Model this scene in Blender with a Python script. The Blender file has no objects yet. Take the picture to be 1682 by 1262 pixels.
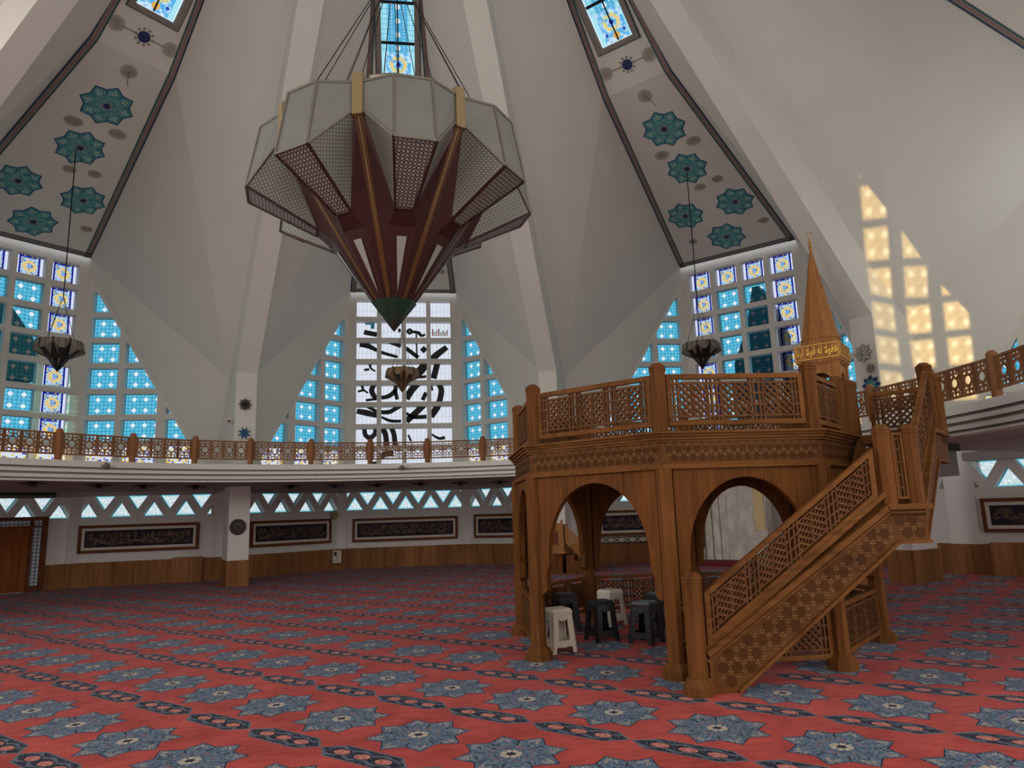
import bpy, math, random
from mathutils import Vector, Matrix
rnd = random.Random(7)
PI = math.pi
sin, cos = math.sin, math.cos
scene = bpy.context.scene
COL = scene.collection
S45 = math.sqrt(.5)

# ------------------------------------------------------------------ mesh builder
def V(*a):
    return Vector(a[0]) if len(a) == 1 else Vector(a)

def clip_half(poly, a, b, c):
    """keep the side a*x+b*y+c >= 0"""
    out = []
    n = len(poly)
    for i in range(n):
        p, q = poly[i], poly[(i+1) % n]
        dp, dq = a*p[0]+b*p[1]+c, a*q[0]+b*q[1]+c
        if dp >= 0: out.append(p)
        if (dp > 0 and dq < 0) or (dp < 0 and dq > 0):
            t = dp/(dp-dq)
            out.append((p[0]+t*(q[0]-p[0]), p[1]+t*(q[1]-p[1])))
    return out

def clip_rect(poly, x0, y0, x1, y1):
    for h in ((1, 0, -x0), (-1, 0, x1), (0, 1, -y0), (0, -1, y1)):
        if len(poly) < 3: return []
        poly = clip_half(poly, *h)
    return poly if len(poly) >= 3 else []

def area(poly):
    return abs(sum(poly[i][0]*poly[(i+1) % len(poly)][1]-poly[(i+1) % len(poly)][0]*poly[i][1] for i in range(len(poly))))/2

class Frame:
    """2D (s,t) -> 3D with normal offset d"""
    def __init__(s, O, U, W, N=None):
        s.O, s.U, s.W = V(O), V(U), V(W)
        s.N = V(N).normalized() if N is not None else s.U.cross(s.W).normalized()
    def __call__(s, a, b, d=0.0):
        return s.O+s.U*a+s.W*b+s.N*d

class MB:
    def __init__(s):
        s.v, s.f, s.m, s.uv = [], [], [], []
    def add(s, verts, faces, mat=0, uvs=None):
        o = len(s.v)
        s.v += [tuple(p) for p in verts]
        for i, f in enumerate(faces):
            s.f.append(tuple(o+j for j in f)); s.m.append(mat)
            s.uv.append([uvs[j] for j in f] if uvs else None)
        return s
    def hexa(s, p, mat=0):  # p: 4 bottom, 4 top
        return s.add(p, [(3, 2, 1, 0), (4, 5, 6, 7), (0, 1, 5, 4), (1, 2, 6, 5), (2, 3, 7, 6), (3, 0, 4, 7)], mat)
    def box(s, x0, x1, y0, y1, z0, z1, mat=0):
        return s.hexa([(x0, y0, z0), (x1, y0, z0), (x1, y1, z0), (x0, y1, z0), (x0, y0, z1), (x1, y0, z1), (x1, y1, z1), (x0, y1, z1)], mat)
    def bar(s, a, b, w, h, up=(0, 0, 1), mat=0):
        a, b, up = V(a), V(b), V(up)
        d = (b-a).normalized(); sd = d.cross(up)
        if sd.length < 1e-6: sd = d.cross(Vector((1, 0, 0)))
        sd.normalize(); u = sd.cross(d).normalized()
        sd *= w/2; u *= h/2
        return s.hexa([a-sd-u, a+sd-u, b+sd-u, b-sd-u, a-sd+u, a+sd+u, b+sd+u, b-sd+u], mat)
    def plate(s, poly, fr, d0, d1, mat=0, uvc=None):
        """polygon in the frame, between the offsets d0 and d1"""
        n = len(poly)
        if n < 3: return s
        if sum(poly[i][0]*poly[(i+1) % n][1]-poly[(i+1) % n][0]*poly[i][1] for i in range(n)) < 0: poly = poly[::-1]
        lo = [fr(p[0], p[1], d0) for p in poly]; hi = [fr(p[0], p[1], d1) for p in poly]
        faces = [tuple(range(n, 2*n)), tuple(range(n-1, -1, -1))]
        faces += [(i, (i+1) % n, n+(i+1) % n, n+i) for i in range(n)]
        uv = None
        if uvc is not None: uv = [(p[0]-uvc[0], p[1]-uvc[1]) for p in poly]*2
        return s.add(lo+hi, faces, mat, uv)
    def flat(s, poly, fr, d=0.0, mat=0, uvc=None):
        n = len(poly)
        if n < 3: return s
        uv = [(p[0]-uvc[0], p[1]-uvc[1]) for p in poly] if uvc is not None else None
        return s.add([fr(p[0], p[1], d) for p in poly], [tuple(range(n))], mat, uv)
    def stroke(s, pts, w, fr, d0, d1, mat=0):
        """flat ribbon along 2D pts with width(s) w"""
        n = len(pts)
        ws = w if isinstance(w, (list, tuple)) else [w]*n
        L, R = [], []
        for i, p in enumerate(pts):
            a = pts[max(0, i-1)]; b = pts[min(n-1, i+1)]
            dx, dy = b[0]-a[0], b[1]-a[1]; l = math.hypot(dx, dy) or 1
            nx, ny = -dy/l*ws[i]/2, dx/l*ws[i]/2
            L.append((p[0]+nx, p[1]+ny)); R.append((p[0]-nx, p[1]-ny))
        for i in range(n-1):
            s.plate([R[i], R[i+1], L[i+1], L[i]], fr, d0, d1, mat)
        return s
    def ngon(s, c, r0, r1, z0, z1, n=8, rot=0.0, mat=0, axis=None):
        """frustum with a regular base; axis: Frame giving (s,t,d) instead of world x,y,z"""
        cx, cy = c
        P = []
        for r, z in ((r0, z0), (r1, z1)):
            for i in range(n):
                a = rot+i*2*PI/n
                q = (cx+r*cos(a), cy+r*sin(a))
                P.append(axis(q[0], q[1], z) if axis else V(q[0], q[1], z))
        return s.add(P, [tuple(range(n-1, -1, -1)), tuple(range(n, 2*n))]+[(i, (i+1) % n, n+(i+1) % n, n+i) for i in range(n)], mat)
    def lathe(s, prof, n=24, c=(0, 0), a0=0.0, a1=2*PI, mat=0, closed=True, mats=None):
        full = abs(a1-a0-2*PI) < 1e-6
        m = n if full else n+1
        P = []
        for i in range(m):
            a = a0+(a1-a0)*i/n
            for r, z in prof: P.append((c[0]+r*sin(a), c[1]+r*cos(a), z))
        k = len(prof); o = len(s.v)
        s.v += P
        for i in range(n):
            j = (i+1) % m
            for q in range(k if closed else k-1):
                q2 = (q+1) % k
                s.f.append((o+i*k+q, o+i*k+q2, o+j*k+q2, o+j*k+q)); s.m.append(mats[q] if mats else mat); s.uv.append(None)
        if closed and not full:
            for i in (0, m-1):
                s.f.append(tuple(o+i*k+q for q in range(k))); s.m.append(mats[0] if mats else mat); s.uv.append(None)
        return s
    def tube(s, pts, r, n=8, mat=0):
        pts = [V(p) for p in pts]; rings = []
        for i, p in enumerate(pts):
            d = (pts[min(i+1, len(pts)-1)]-pts[max(i-1, 0)]).normalized()
            a = d.cross(Vector((0, 0, 1)))
            if a.length < 1e-4: a = d.cross(Vector((1, 0, 0)))
            a.normalize(); b = d.cross(a)
            rr = r[i] if isinstance(r, (list, tuple)) else r
            rings.append([p+a*rr*cos(2*PI*k/n)+b*rr*sin(2*PI*k/n) for k in range(n)])
        P = [q for g in rings for q in g]
        F = [tuple(range(n)), tuple(range((len(pts)-1)*n, len(pts)*n))]
        for i in range(len(pts)-1):
            F += [(i*n+k, i*n+(k+1) % n, (i+1)*n+(k+1) % n, (i+1)*n+k) for k in range(n)]
        return s.add(P, F, mat)
    def ball(s, c, r, n=16, mat=0, sz=1.0):
        prof = [(r*sin(PI*i/8), c[2]-r*sz*cos(PI*i/8)) for i in range(9)]
        prof[0] = (1e-4, prof[0][1]); prof[-1] = (1e-4, prof[-1][1])
        return s.lathe(prof, n, (c[0], c[1]), mat=mat, closed=False)
    def build(s, name, mats, parent=None, smooth=False, fix=True):
        me = bpy.data.meshes.new(name)
        me.from_pydata(s.v, [], s.f)
        if not isinstance(mats, (list, tuple)): mats = [mats]
        for m in mats: me.materials.append(m)
        me.polygons.foreach_set('material_index', s.m)
        if any(u is not None for u in s.uv):
            lay = me.uv_layers.new(name='UVMap')
            k = 0
            for u, f in zip(s.uv, s.f):
                for i in range(len(f)):
                    if u is not None: lay.data[k].uv = u[i]
                    k += 1
        if fix:
            import bmesh
            bm = bmesh.new(); bm.from_mesh(me)
            bmesh.ops.recalc_face_normals(bm, faces=bm.faces)
            bm.to_mesh(me); bm.free()
        if smooth:
            me.polygons.foreach_set('use_smooth', [True]*len(me.polygons))
        o = bpy.data.objects.new(name, me)
        COL.objects.link(o)
        if parent is not None: o.parent = parent
        return o

def tag(o, label, cat, group=None):
    o['label'] = label; o['category'] = cat
    if group: o['group'] = group
    return o
def thing(name, label, cat, loc=(0, 0, 0), rotz=0.0, group=None):
    o = bpy.data.objects.new(name, None); COL.objects.link(o)
    o.location = loc; o.rotation_euler = (0, 0, rotz); o.empty_display_size = .2
    return tag(o, label, cat, group)
def struct(o):
    o['kind'] = 'structure'; return o
def holder(name, loc=(0, 0, 0), rotz=0.0):
    o = bpy.data.objects.new(name, None); COL.objects.link(o)
    o.location = loc; o.rotation_euler = (0, 0, rotz)
    return struct(o)
def dup(root, loc=None, rotz=None, label=None, name=None):
    r = root.copy(); COL.objects.link(r)
    if name: r.name = name
    if loc is not None: r.location = loc
    if rotz is not None: r.rotation_euler = (0, 0, rotz)
    if label: r['label'] = label
    for ch in list(root.children):
        c = ch.copy(); COL.objects.link(c); c.parent = r
        for gch in list(ch.children):
            d = gch.copy(); COL.objects.link(d); d.parent = c
    return r

# ------------------------------------------------------------------ node expressions
class X:
    nt = None
    def __init__(s, k): s.k = k
    @staticmethod
    def op(o, *a):
        n = X.nt.nodes.new('ShaderNodeMath'); n.operation = o
        for i, v in enumerate(a):
            if isinstance(v, X): X.nt.links.new(v.k, n.inputs[i])
            else: n.inputs[i].default_value = float(v)
        return X(n.outputs[0])
    def __add__(s, b): return X.op('ADD', s, b)
    __radd__ = __add__
    def __sub__(s, b): return X.op('SUBTRACT', s, b)
    def __rsub__(s, b): return X.op('SUBTRACT', b, s)
    def __mul__(s, b): return X.op('MULTIPLY', s, b)
    __rmul__ = __mul__
    def __truediv__(s, b): return X.op('DIVIDE', s, b)
    def __rtruediv__(s, b): return X.op('DIVIDE', b, s)
    def __lt__(s, b): return X.op('LESS_THAN', s, b)
    def __gt__(s, b): return X.op('GREATER_THAN', s, b)
    def __and__(s, b): return X.op('MULTIPLY', s, b)
    def __or__(s, b): return X.op('MAXIMUM', s, b)
def xabs(a): return X.op('ABSOLUTE', a)
def xmin(a, b): return X.op('MINIMUM', a, b)
def xmax(a, b): return X.op('MAXIMUM', a, b)
def xfrac(a): return X.op('FRACT', a)
def xfloor(a): return X.op('FLOOR', a)
def xround(a): return X.op('FLOOR', a+.5)
def xlen(a, b): return X.op('SQRT', a*a+b*b)
def xatan2(a, b): return X.op('ARCTAN2', a, b)
def rep(a, p): return a-xround(a/p)*p          # distance to the nearest multiple of p
def _in(n, i, v):
    if isinstance(v, X): X.nt.links.new(v.k, n.inputs[i])
    elif isinstance(v, (tuple, list)): n.inputs[i].default_value = (*v[:3], 1.0)
    else: n.inputs[i].default_value = v
def mixc(f, a, b):
    n = X.nt.nodes.new('ShaderNodeMix'); n.data_type = 'RGBA'
    _in(n, 0, f); _in(n, 6, a); _in(n, 7, b)
    return X(n.outputs[2])
def coords(kind='Object'):
    n = X.nt.nodes.new('ShaderNodeTexCoord'); s = X.nt.nodes.new('ShaderNodeSeparateXYZ')
    X.nt.links.new(n.outputs[kind], s.inputs[0])
    return X(s.outputs[0]), X(s.outputs[1]), X(s.outputs[2])
def comb(x, y, z=0.0):
    n = X.nt.nodes.new('ShaderNodeCombineXYZ')
    for i, v in enumerate((x, y, z)): _in(n, i, v)
    return X(n.outputs[0])
def noise(vec, scale=1.0, detail=2.0, rough=.5, out=0):
    n = X.nt.nodes.new('ShaderNodeTexNoise')
    X.nt.links.new(vec.k, n.inputs['Vector']); n.inputs['Scale'].default_value = scale
    n.inputs['Detail'].default_value = detail; n.inputs['Roughness'].default_value = rough
    return X(n.outputs[out])
def white(vec):
    n = X.nt.nodes.new('ShaderNodeTexWhiteNoise'); X.nt.links.new(vec.k, n.inputs['Vector'])
    return X(n.outputs[0])
def voro(vec, scale, feat='F1', out='Distance'):
    n = X.nt.nodes.new('ShaderNodeTexVoronoi'); n.feature = feat
    X.nt.links.new(vec.k, n.inputs['Vector']); n.inputs['Scale'].default_value = scale
    return X(n.outputs[out])
def ramp(v, a, b):
    n = X.nt.nodes.new('ShaderNodeMapRange'); _in(n, 0, v); n.inputs[1].default_value = a; n.inputs[2].default_value = b
    return X(n.outputs[0])
def material(name, rough=.6, metal=0.0, spec=None):
    m = bpy.data.materials.new(name); m.use_nodes = True
    X.nt = m.node_tree
    b = X.nt.nodes['Principled BSDF']
    b.inputs['Roughness'].default_value = rough; b.inputs['Metallic'].default_value = metal
    if spec is not None: b.inputs['Specular IOR Level'].default_value = spec
    return m, b
def setc(b, col): _in(b, 'Base Color', col)
def bump(b, h, strength=.3, dist=.01):
    n = X.nt.nodes.new('ShaderNodeBump'); n.inputs['Strength'].default_value = strength; n.inputs['Distance'].default_value = dist
    X.nt.links.new(h.k, n.inputs['Height']); X.nt.links.new(n.outputs[0], b.inputs['Normal'])
def srgb(r, g, b):
    f = lambda c: (c/255/12.92) if c/255 <= .04045 else ((c/255+.055)/1.055)**2.4
    return (f(r), f(g), f(b))
def simple(name, col, rough=.6, metal=0.0, var=.08, scale=6.0):
    m, b = material(name, rough, metal)
    x, y, z = coords()
    n = noise(comb(x, y, z), scale, 3)
    setc(b, mixc(n, tuple(c*(1-var) for c in col), tuple(min(1, c*(1+var)) for c in col)))
    return m
def glass(name, fn):
    """coloured see-through glazing: what lies outside shines through in the pane's own colours"""
    m = bpy.data.materials.new(name); m.use_nodes = True
    X.nt = nt = m.node_tree
    nt.nodes.remove(nt.nodes['Principled BSDF'])
    u, v, w = coords('UV')
    c = fn(u, v)
    t = nt.nodes.new('ShaderNodeBsdfTransparent'); _in(t, 0, c)
    g = nt.nodes.new('ShaderNodeBsdfDiffuse'); _in(g, 0, mixc(.25, (0, 0, 0), c))
    mx = nt.nodes.new('ShaderNodeMixShader'); mx.inputs[0].default_value = .12
    nt.links.new(t.outputs[0], mx.inputs[1]); nt.links.new(g.outputs[0], mx.inputs[2])
    nt.links.new(mx.outputs[0], nt.nodes['Material Output'].inputs[0])
    return m
# ------------------------------------------------------------------ materials
M = {}
m, b = material('plaster', .85, spec=.25)
x, y, z = coords(); p = comb(x, y, z)
setc(b, mixc(noise(p, .7, 3), (.68, .655, .615), (.74, .72, .68))); M['plaster'] = m
M['plaster_low'] = simple('plaster_low', (.82, .81, .79), .8, var=.03, scale=2)
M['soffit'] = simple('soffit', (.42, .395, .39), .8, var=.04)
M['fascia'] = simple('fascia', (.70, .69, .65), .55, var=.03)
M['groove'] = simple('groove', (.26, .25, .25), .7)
def wood(name, c1, c2, axis=2, board=0.0, rough=.6, scale=1.0):
    m, b = material(name, rough, spec=.07)
    x, y, z = coords()
    q = [x*22*scale, y*22*scale, z*22*scale]; q[axis] = q[axis]*.07
    n = noise(comb(*q), 1.0, 4, .6)
    q2 = [x*4*scale, y*4*scale, z*4*scale]; q2[axis] = q2[axis]*.15
    n2 = noise(comb(*q2), 1.0, 2)
    f = ramp(n*.6+n2*.5, .35, .75)
    c = mixc(f, c1, c2)
    if board:
        o = [x, y, z][(axis+1) % 3]+[x, y, z][(axis+2) % 3]*.618
        w = white(comb(xfloor(o/board), 3.0, 1.0))
        c = mixc(w*.4, c, tuple(v*.45 for v in c1))
        e = xabs(xfrac(o/board)-.5) > .488
        c = mixc(e*.6, c, tuple(v*.3 for v in c1))
    setc(b, c)
    return m
M['wood'] = wood('oak', srgb(82, 49, 24), srgb(128, 83, 43))
M['wood_x'] = wood('oak_rail', srgb(86, 53, 26), srgb(134, 88, 47), 0)
M['wood_board'] = wood('oak_boards', srgb(84, 50, 23), srgb(132, 83, 41), 2, .16)
M['wood_fascia'] = wood('oak_fascia', srgb(84, 52, 27), srgb(110, 72, 39), 0)
M['wood_lattice'] = wood('oak_lattice', srgb(80, 52, 32), srgb(118, 80, 51), 2)
M['wood_inlay'] = wood('oak_inlay', srgb(68, 40, 20), srgb(88, 54, 28), 0)
M['wood_rail'] = wood('railing_wood', srgb(118, 80, 54), srgb(158, 112, 80), 2)
M['wood_wall'] = wood('wainscot_wood', srgb(134, 90, 54), srgb(192, 138, 90), 2, .23, .6, .6)
M['wood_minbar'] = wood('pulpit_wood', srgb(146, 96, 56), srgb(190, 136, 86), 2)
M['wood_dark'] = wood('frame_wood', srgb(92, 54, 36), srgb(130, 80, 54), 0)
M['wood_door'] = wood('door_wood', srgb(120, 66, 34), srgb(160, 96, 54), 2)
M['cream'] = simple('cream_dot', srgb(200, 170, 120), .5)
M['brass'] = simple('brass', srgb(156, 136, 98), .45, .3)
M['gold'] = simple('gold', srgb(205, 160, 70), .3, .8)
M['gold_thread'] = simple('gold_thread', srgb(136, 106, 80), .5, .2)
M['navy_cloth'] = simple('navy_cloth', srgb(40, 36, 50), .9)
M['mat_white'] = simple('panel_mount', srgb(222, 214, 202), .8, var=.02)
M['black_plastic'] = simple('black_plastic', (.012, .012, .014), .35)
M['white_plastic'] = simple('white_plastic', srgb(214, 206, 190), .4, var=.03)
M['grey'] = simple('grey_metal', srgb(110, 108, 108), .5, .3)
M['grey_paint'] = simple('grey_paint', srgb(120, 116, 116), .7)
M['dark_metal'] = simple('dark_metal', srgb(40, 34, 32), .45, .5)
M['black'] = simple('black', (.01, .01, .012), .6)
M['stripe_blue'] = simple('stripe_blue', srgb(52, 70, 96), .8)
M['stripe_red'] = simple('stripe_red', srgb(142, 102, 102), .8)
M['stripe_teal'] = simple('stripe_teal', srgb(60, 92, 96), .8)
M['stripe_cream'] = simple('stripe_cream', srgb(138, 130, 124), .8)
M['teal_dark'] = simple('star_edge', srgb(36, 84, 128), .75)
m, b = material('star_teal', .75)
x, y, z = coords(); n = noise(comb(x, y, z), 14, 3, .7)
setc(b, mixc(ramp(n, .35, .68), srgb(40, 130, 144), srgb(124, 182, 178))); M['teal'] = m
M['star_white'] = simple('star_white', srgb(205, 210, 190), .8, var=.2, scale=60)
M['star_navy'] = simple('star_navy', srgb(30, 50, 100), .7)
M['star_pink'] = simple('star_pink', srgb(150, 140, 134), .8)
M['rosette'] = simple('rosette_grey', srgb(166, 161, 151), .85, var=.3, scale=25)
M['rosette_line'] = simple('rosette_line', srgb(146, 139, 128), .85)
M['rosette_dark'] = simple('rosette_dark', srgb(112, 100, 88), .85)
M['silver'] = simple('silver', srgb(170, 165, 150), .3, .8)
# chandelier
m, b = material('pierced_panel', .45, .25)
u, v, w = coords('UV')
d = xlen(rep(u, .042), rep(v, .042)); d2 = xlen(rep(u+.021, .042), rep(v+.021, .042))
hole = (d < .0125) | (d2 < .006)
setc(b, mixc(hole, srgb(100, 104, 100), srgb(164, 166, 158))); M['pierced'] = m
m, b = material('pierced_dark_panel', .45, .25)
u, v, w = coords('UV')
d = xlen(rep(u, .05), rep(v, .05)); d2 = xabs(rep(u+.025, .05))+xabs(rep(v+.025, .05))
setc(b, mixc((d < .017) | (d2 < .010), srgb(62, 52, 50), srgb(186, 184, 178))); M['pierced_dark'] = m
m, b = material('frosted_panel', .4)
u, v, w = coords('UV')
d = xlen(rep(u, .05), rep(v, .05))
n = noise(comb(u, v), 3, 2)
setc(b, mixc((d < .013)*.5, mixc(n, srgb(118, 120, 117), srgb(136, 138, 133)), srgb(128, 128, 122)))
b.inputs['Transmission Weight'].default_value = 0.0; M['frosted'] = m
M['steel'] = simple('steel_edge', srgb(132, 128, 118), .4, .4)
M['maroon'] = simple('maroon', srgb(62, 34, 34), .38, .15)
M['maroon_edge'] = simple('rib_edge', srgb(98, 66, 34), .4, .2)
M['green'] = simple('green_tip', srgb(34, 62, 50), .4, .2)
M['amber'] = simple('amber_glass', srgb(150, 122, 92), .35)  # warm sunlight put into the glass colour
M['smoke'] = simple('smoked_glass', srgb(128, 122, 114), .35)
# marble
m, b = material('marble', .3)
x, y, z = coords()
n = noise(comb(x*1.5, y*1.5, z*.8), 2.5, 5, .65)
setc(b, mixc(ramp(n, .42, .62), srgb(200, 194, 184), srgb(232, 227, 218))); M['marble'] = m
m, b = material('gold_mosaic', .4, .3)
x, y, z = coords()
n = voro(comb(x, y, z), 26)
setc(b, mixc(ramp(n, .1, .6), srgb(206, 158, 66), srgb(196, 178, 140))); M['mosaic'] = m
M['red_step'] = simple('red_step', srgb(120, 16, 24), .9)

# ---- carpet
m, b = material('carpet', .95, spec=.1)
x, y, z = coords()
px, py = x-.67, y+1.963
s = (-.779*px+.93*py)/1.0123
t = (-.575*px-.613*py)/1.0123
su = (s-xround(s))*.84; tu = (t-xround(t))*1.213
ax, ay = su+.12*tu, tu*.993
r = xlen(ax, ay); th = xatan2(ay, ax)
k = xabs(rep(th, PI/4))*(8/PI)                  # 0 on a tip, 1 in a valley
ph_ = xabs(rep(th, PI/4))
R = .395*.288*sin(PI/8)/(.395*X.op('SINE', ph_)+.288*X.op('SINE', PI/8-ph_))
fine = noise(comb(x, y), 42, 2, .6); fine2 = noise(comb(x+9, y), 60, 1)
speck = white(comb(xfloor(x*70), xfloor(y*70), 0.0))
pile = noise(comb(x, y), 2.2, 4, .6); pile2 = noise(comb(x*3, y*9), 2.0, 2)
red = mixc(ramp(pile*.6+pile2*.4, .36, .64), srgb(158, 54, 48), srgb(196, 82, 70))
blue = mixc(ramp(fine, .35, .65), srgb(60, 82, 108), srgb(104, 128, 152))
blue = mixc((speck > .86), blue, srgb(128, 140, 152))
blue = mixc((speck < .07), blue, srgb(30, 38, 62))
c = red
star = r < R
c = mixc(star, c, blue)
c = mixc(star & (r > R-.013), c, srgb(30, 40, 62))
c = mixc((r > R-.095) & (r < R-.045) & (k < .42) & (fine2 > .5), c, srgb(176, 164, 146))
c = mixc((k > .93) & (r > .18) & (r < .26), c, srgb(24, 28, 48))
c = mixc((r > .125) & (r < .155) & (white(comb(xfloor(th*7), xfloor(r*40), 1.0)) > .6), c, srgb(150, 96, 92))
c = mixc((r < .075) & (r > .032) & (xfrac(th*(8/(2*PI))+.5) > .25), c, srgb(200, 186, 162))
c = mixc(r < .032, c, srgb(26, 32, 50))
dt = t-.459; dt = dt-xround(dt); ds = s+.079-dt*0.0; ds = ds-xround(ds)
cx_ = ds*.84+.12*dt*1.213; cy_ = dt*1.213*.993
axx = xabs(cx_); ayy = xabs(cy_)
W = .122*xmin(1.0, (.418-axx)/.15)
inn = ayy < W
c = mixc(inn, c, srgb(96, 106, 120))
W2 = .122*xmin(1.0, (.408-axx)/.15)-.014
navy = ayy < W2
c = mixc(navy, c, mixc((speck > .8), srgb(24, 26, 44), srgb(74, 84, 104)))
vine = xabs(xabs(cy_)-.062-.018*X.op('SINE', cx_*30.0)) < .014
c = mixc(vine & navy, c, srgb(92, 104, 122))
ex = rep(cx_, .20)
ros = (xlen(ex*.78, cy_*1.15) < .052) & (axx < .29)
c = mixc((xlen(ex*.78, cy_*1.15) < .066) & (axx < .29) & navy, c, srgb(28, 30, 48))
c = mixc(ros & navy, c, mixc(ramp(fine, .4, .6), srgb(168, 78, 74), srgb(208, 150, 132)))
setc(b, c); bump(b, fine, .25, .004); b.inputs['Sheen Weight'].default_value = .10; b.inputs['Sheen Roughness'].default_value = .4; b.inputs['Sheen Tint'].default_value = (.75, .72, .85, 1); M['carpet'] = m

# ---- glazing patterns (uv in metres, 0 at the middle of each pane)
def g_cyan(u, v):
    n = noise(comb(u, v), 9, 2)
    c = mixc(n, (.055, .42, .62), (.13, .60, .80))
    a = xlen(rep(u, .10), rep(v, .10)); a2 = xlen(rep(u+.05, .10), rep(v+.05, .10))
    c = mixc(a < .014, c, (.02, .10, .16)); c = mixc(a2 < .012, c, (.6, .85, .9))
    w = xlen(rep(u+.15, .30), rep(v+.15, .30))
    c = mixc(w < .058, c, (.92, .97, 1.0))
    return c
def g_floral(u, v):
    n = noise(comb(u, v), 22, 2); wn = white(comb(xfloor(u*28), xfloor(v*28), 2.0))
    au, av = xabs(u), xabs(v)
    c = mixc(ramp(n, .4, .6), (.22, .45, .75), (.75, .85, .92))
    c = mixc(wn > .82, c, (.06, .16, .45)); c = mixc(wn < .10, c, (.85, .62, .18))
    r = xlen(u, v)
    c = mixc((r < .155) & (r > .085), c, mixc(ramp(n, .4, .6), (.92, .50, .12), (.95, .80, .35)))
    c = mixc((r < .05), c, (.25, .45, .7))
    dk = (au > .20) & (au < .245)
    c = mixc(dk, c, (.015, .015, .26))
    c = mixc(au > .245, c, (.82, .84, 1.0))
    dk2 = (au < .205) & (av > .225)
    c = mixc(dk2 & (wn > .35), c, (.03, .04, .38))
    return c
def g_white(u, v):
    c = (.86, .85, .90)
    l = (xabs(rep(u, .13)) < .005) | (xabs(rep(v+.05, .31)) < .004)
    n = noise(comb(u, v), 3, 2)
    c = mixc(n, (.80, .80, .88), (.95, .93, .94))
    return mixc(l, c, (.45, .46, .52))
def g_warm(u, v):
    n = noise(comb(u, v), 20, 2); wn = white(comb(xfloor(u*22), xfloor(v*22), 5.0))
    c = mixc(n, (.75, .80, .92), (.95, .93, .88))
    c = mixc(wn > .72, c, (.88, .60, .12)); c = mixc(wn < .14, c, (.10, .12, .55))
    return c
def g_tri(u, v):
    n = noise(comb(u, v), 14, 3)
    c = mixc(ramp(n, .42, .58), (.72, .84, .86), (.95, .96, .92))
    c = mixc((xabs(n-.5) < .012), c, (.35, .5, .5))
    return c
def g_strip(u, v):
    n = noise(comb(u, v), 6, 2)
    au = xabs(u)
    c = mixc(n, (.07, .42, .70), (.16, .60, .85))
    c = mixc(au > .23, c, (.42, .85, .95))
    l = (xabs(rep(v, .11)) < .005) | (xabs(rep(u+.05, .10)) < .003)
    c = mixc(l, c, (.10, .35, .5))
    d = xlen(rep(u, 5.0), rep(v+.1, .30)); c = mixc(d < .06, c, (.95, 1, 1))
    d = xlen(au-.14, rep(v, .07)); c = mixc(d < .014, c, (.85, .9, 1))
    bot = v < .75
    n2 = noise(comb(u*1.0, v*1.0), 9, 2)
    fl = mixc(ramp(n2, .42, .6), (.12, .50, .85), (.75, .92, 1.0))
    r = xlen(u, v-.42)
    fl = mixc((r < .20) & (r > .12) & (n2 > .42), fl, (.92, .72, .25)); fl = mixc(r < .055, fl, (.02, .05, .45))
    fl = mixc(xlen(xabs(u)-.22, v-.18) < .04, fl, (.02, .10, .5))
    fl = mixc((xlen(u, v-.12) < .08), fl, (.92, .45, .08))
    fl = mixc((au > .30), fl, (.50, .90, .97))
    return mixc(bot & (v < .70), c, fl)
def g_lattice(u, v):
    d = xlen(rep(u, .09), rep(v, .09)); d2 = xlen(rep(u+.045, .09), rep(v+.045, .09))
    c = mixc(d < .028, (.30, .36, .44), (.80, .86, .95))
    return mixc(d2 < .014, c, (.03, .04, .08))
M['g_cyan'] = glass('cyan_glass', g_cyan)
M['g_floral'] = glass('floral_glass', g_floral)
M['g_white'] = glass('white_glass', g_white)
M['g_warm'] = glass('yellow_glass', g_warm)
M['g_tri'] = glass('etched_glass', g_tri)
M['g_edge'] = glass('turquoise_glass', lambda u, v: mixc(noise(comb(u, v), 5, 1), (.08, .50, .58), (.16, .66, .74)))
M['g_strip'] = glass('tall_glass', g_strip)
M['g_amber'] = glass('amber_pane', lambda u, v: mixc(xlen(rep(u+.15, .30), rep(v+.15, .30)) < .06, mixc(noise(comb(u, v), 24, 2) > .5, (.38, .27, .10), (.80, .62, .30)), (1, .95, .8)))  # warm tint made up for unseen rear panes, to yellow the sun patches
M['g_door'] = glass('door_glass', g_lattice)
m, b = material('door_screen', .5)  # opaque door glass, the daylight behind it painted into the pale pattern
u, v, w = coords('UV')
setc(b, g_lattice(u, v)); M['door_screen'] = m
# ------------------------------------------------------------------ the room: an octagonal prayer hall under a folded tent-like dome
Au, Av, Az = 1.731, 13.747, 8.852      # lower corners of a ceiling panel
Bu, Bv, Bz = .903, 7.847, 11.397       # its fold
Cu, Cv, Cz = .189, 1.157, 16.9         # its top
FZ, QZ, TOP = 5.325, 5.283, 16.9
def pol(r, tau, ang=PI/8):
    return (r*sin(ang)+tau*cos(ang), r*cos(ang)-tau*sin(ang))
F = (*pol(11.324, -.25), FZ)           # valley foot at the right-hand pier, bay side
F2 = (*pol(.30, -.25), TOP)
WV = 13.9                               # window wall
ROW0, PITCH, PH = 8.625, .712, .565
HYP = lambda t: 8.45-1.63*t
ZB = 2.82                               # gallery floor
mir = lambda p: (-p[0], p[1], p[2])
def bayrot(k): return -k*PI/4
VIS = (-1, 0, 1, 2)
REAR = (3, 4, -3, -2)

# floor
struct(MB().add([(-18, -18, 0), (18, -18, 0), (18, 18, 0), (-18, 18, 0)], [(0, 1, 2, 3)]).build('floor', M['carpet']))

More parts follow.
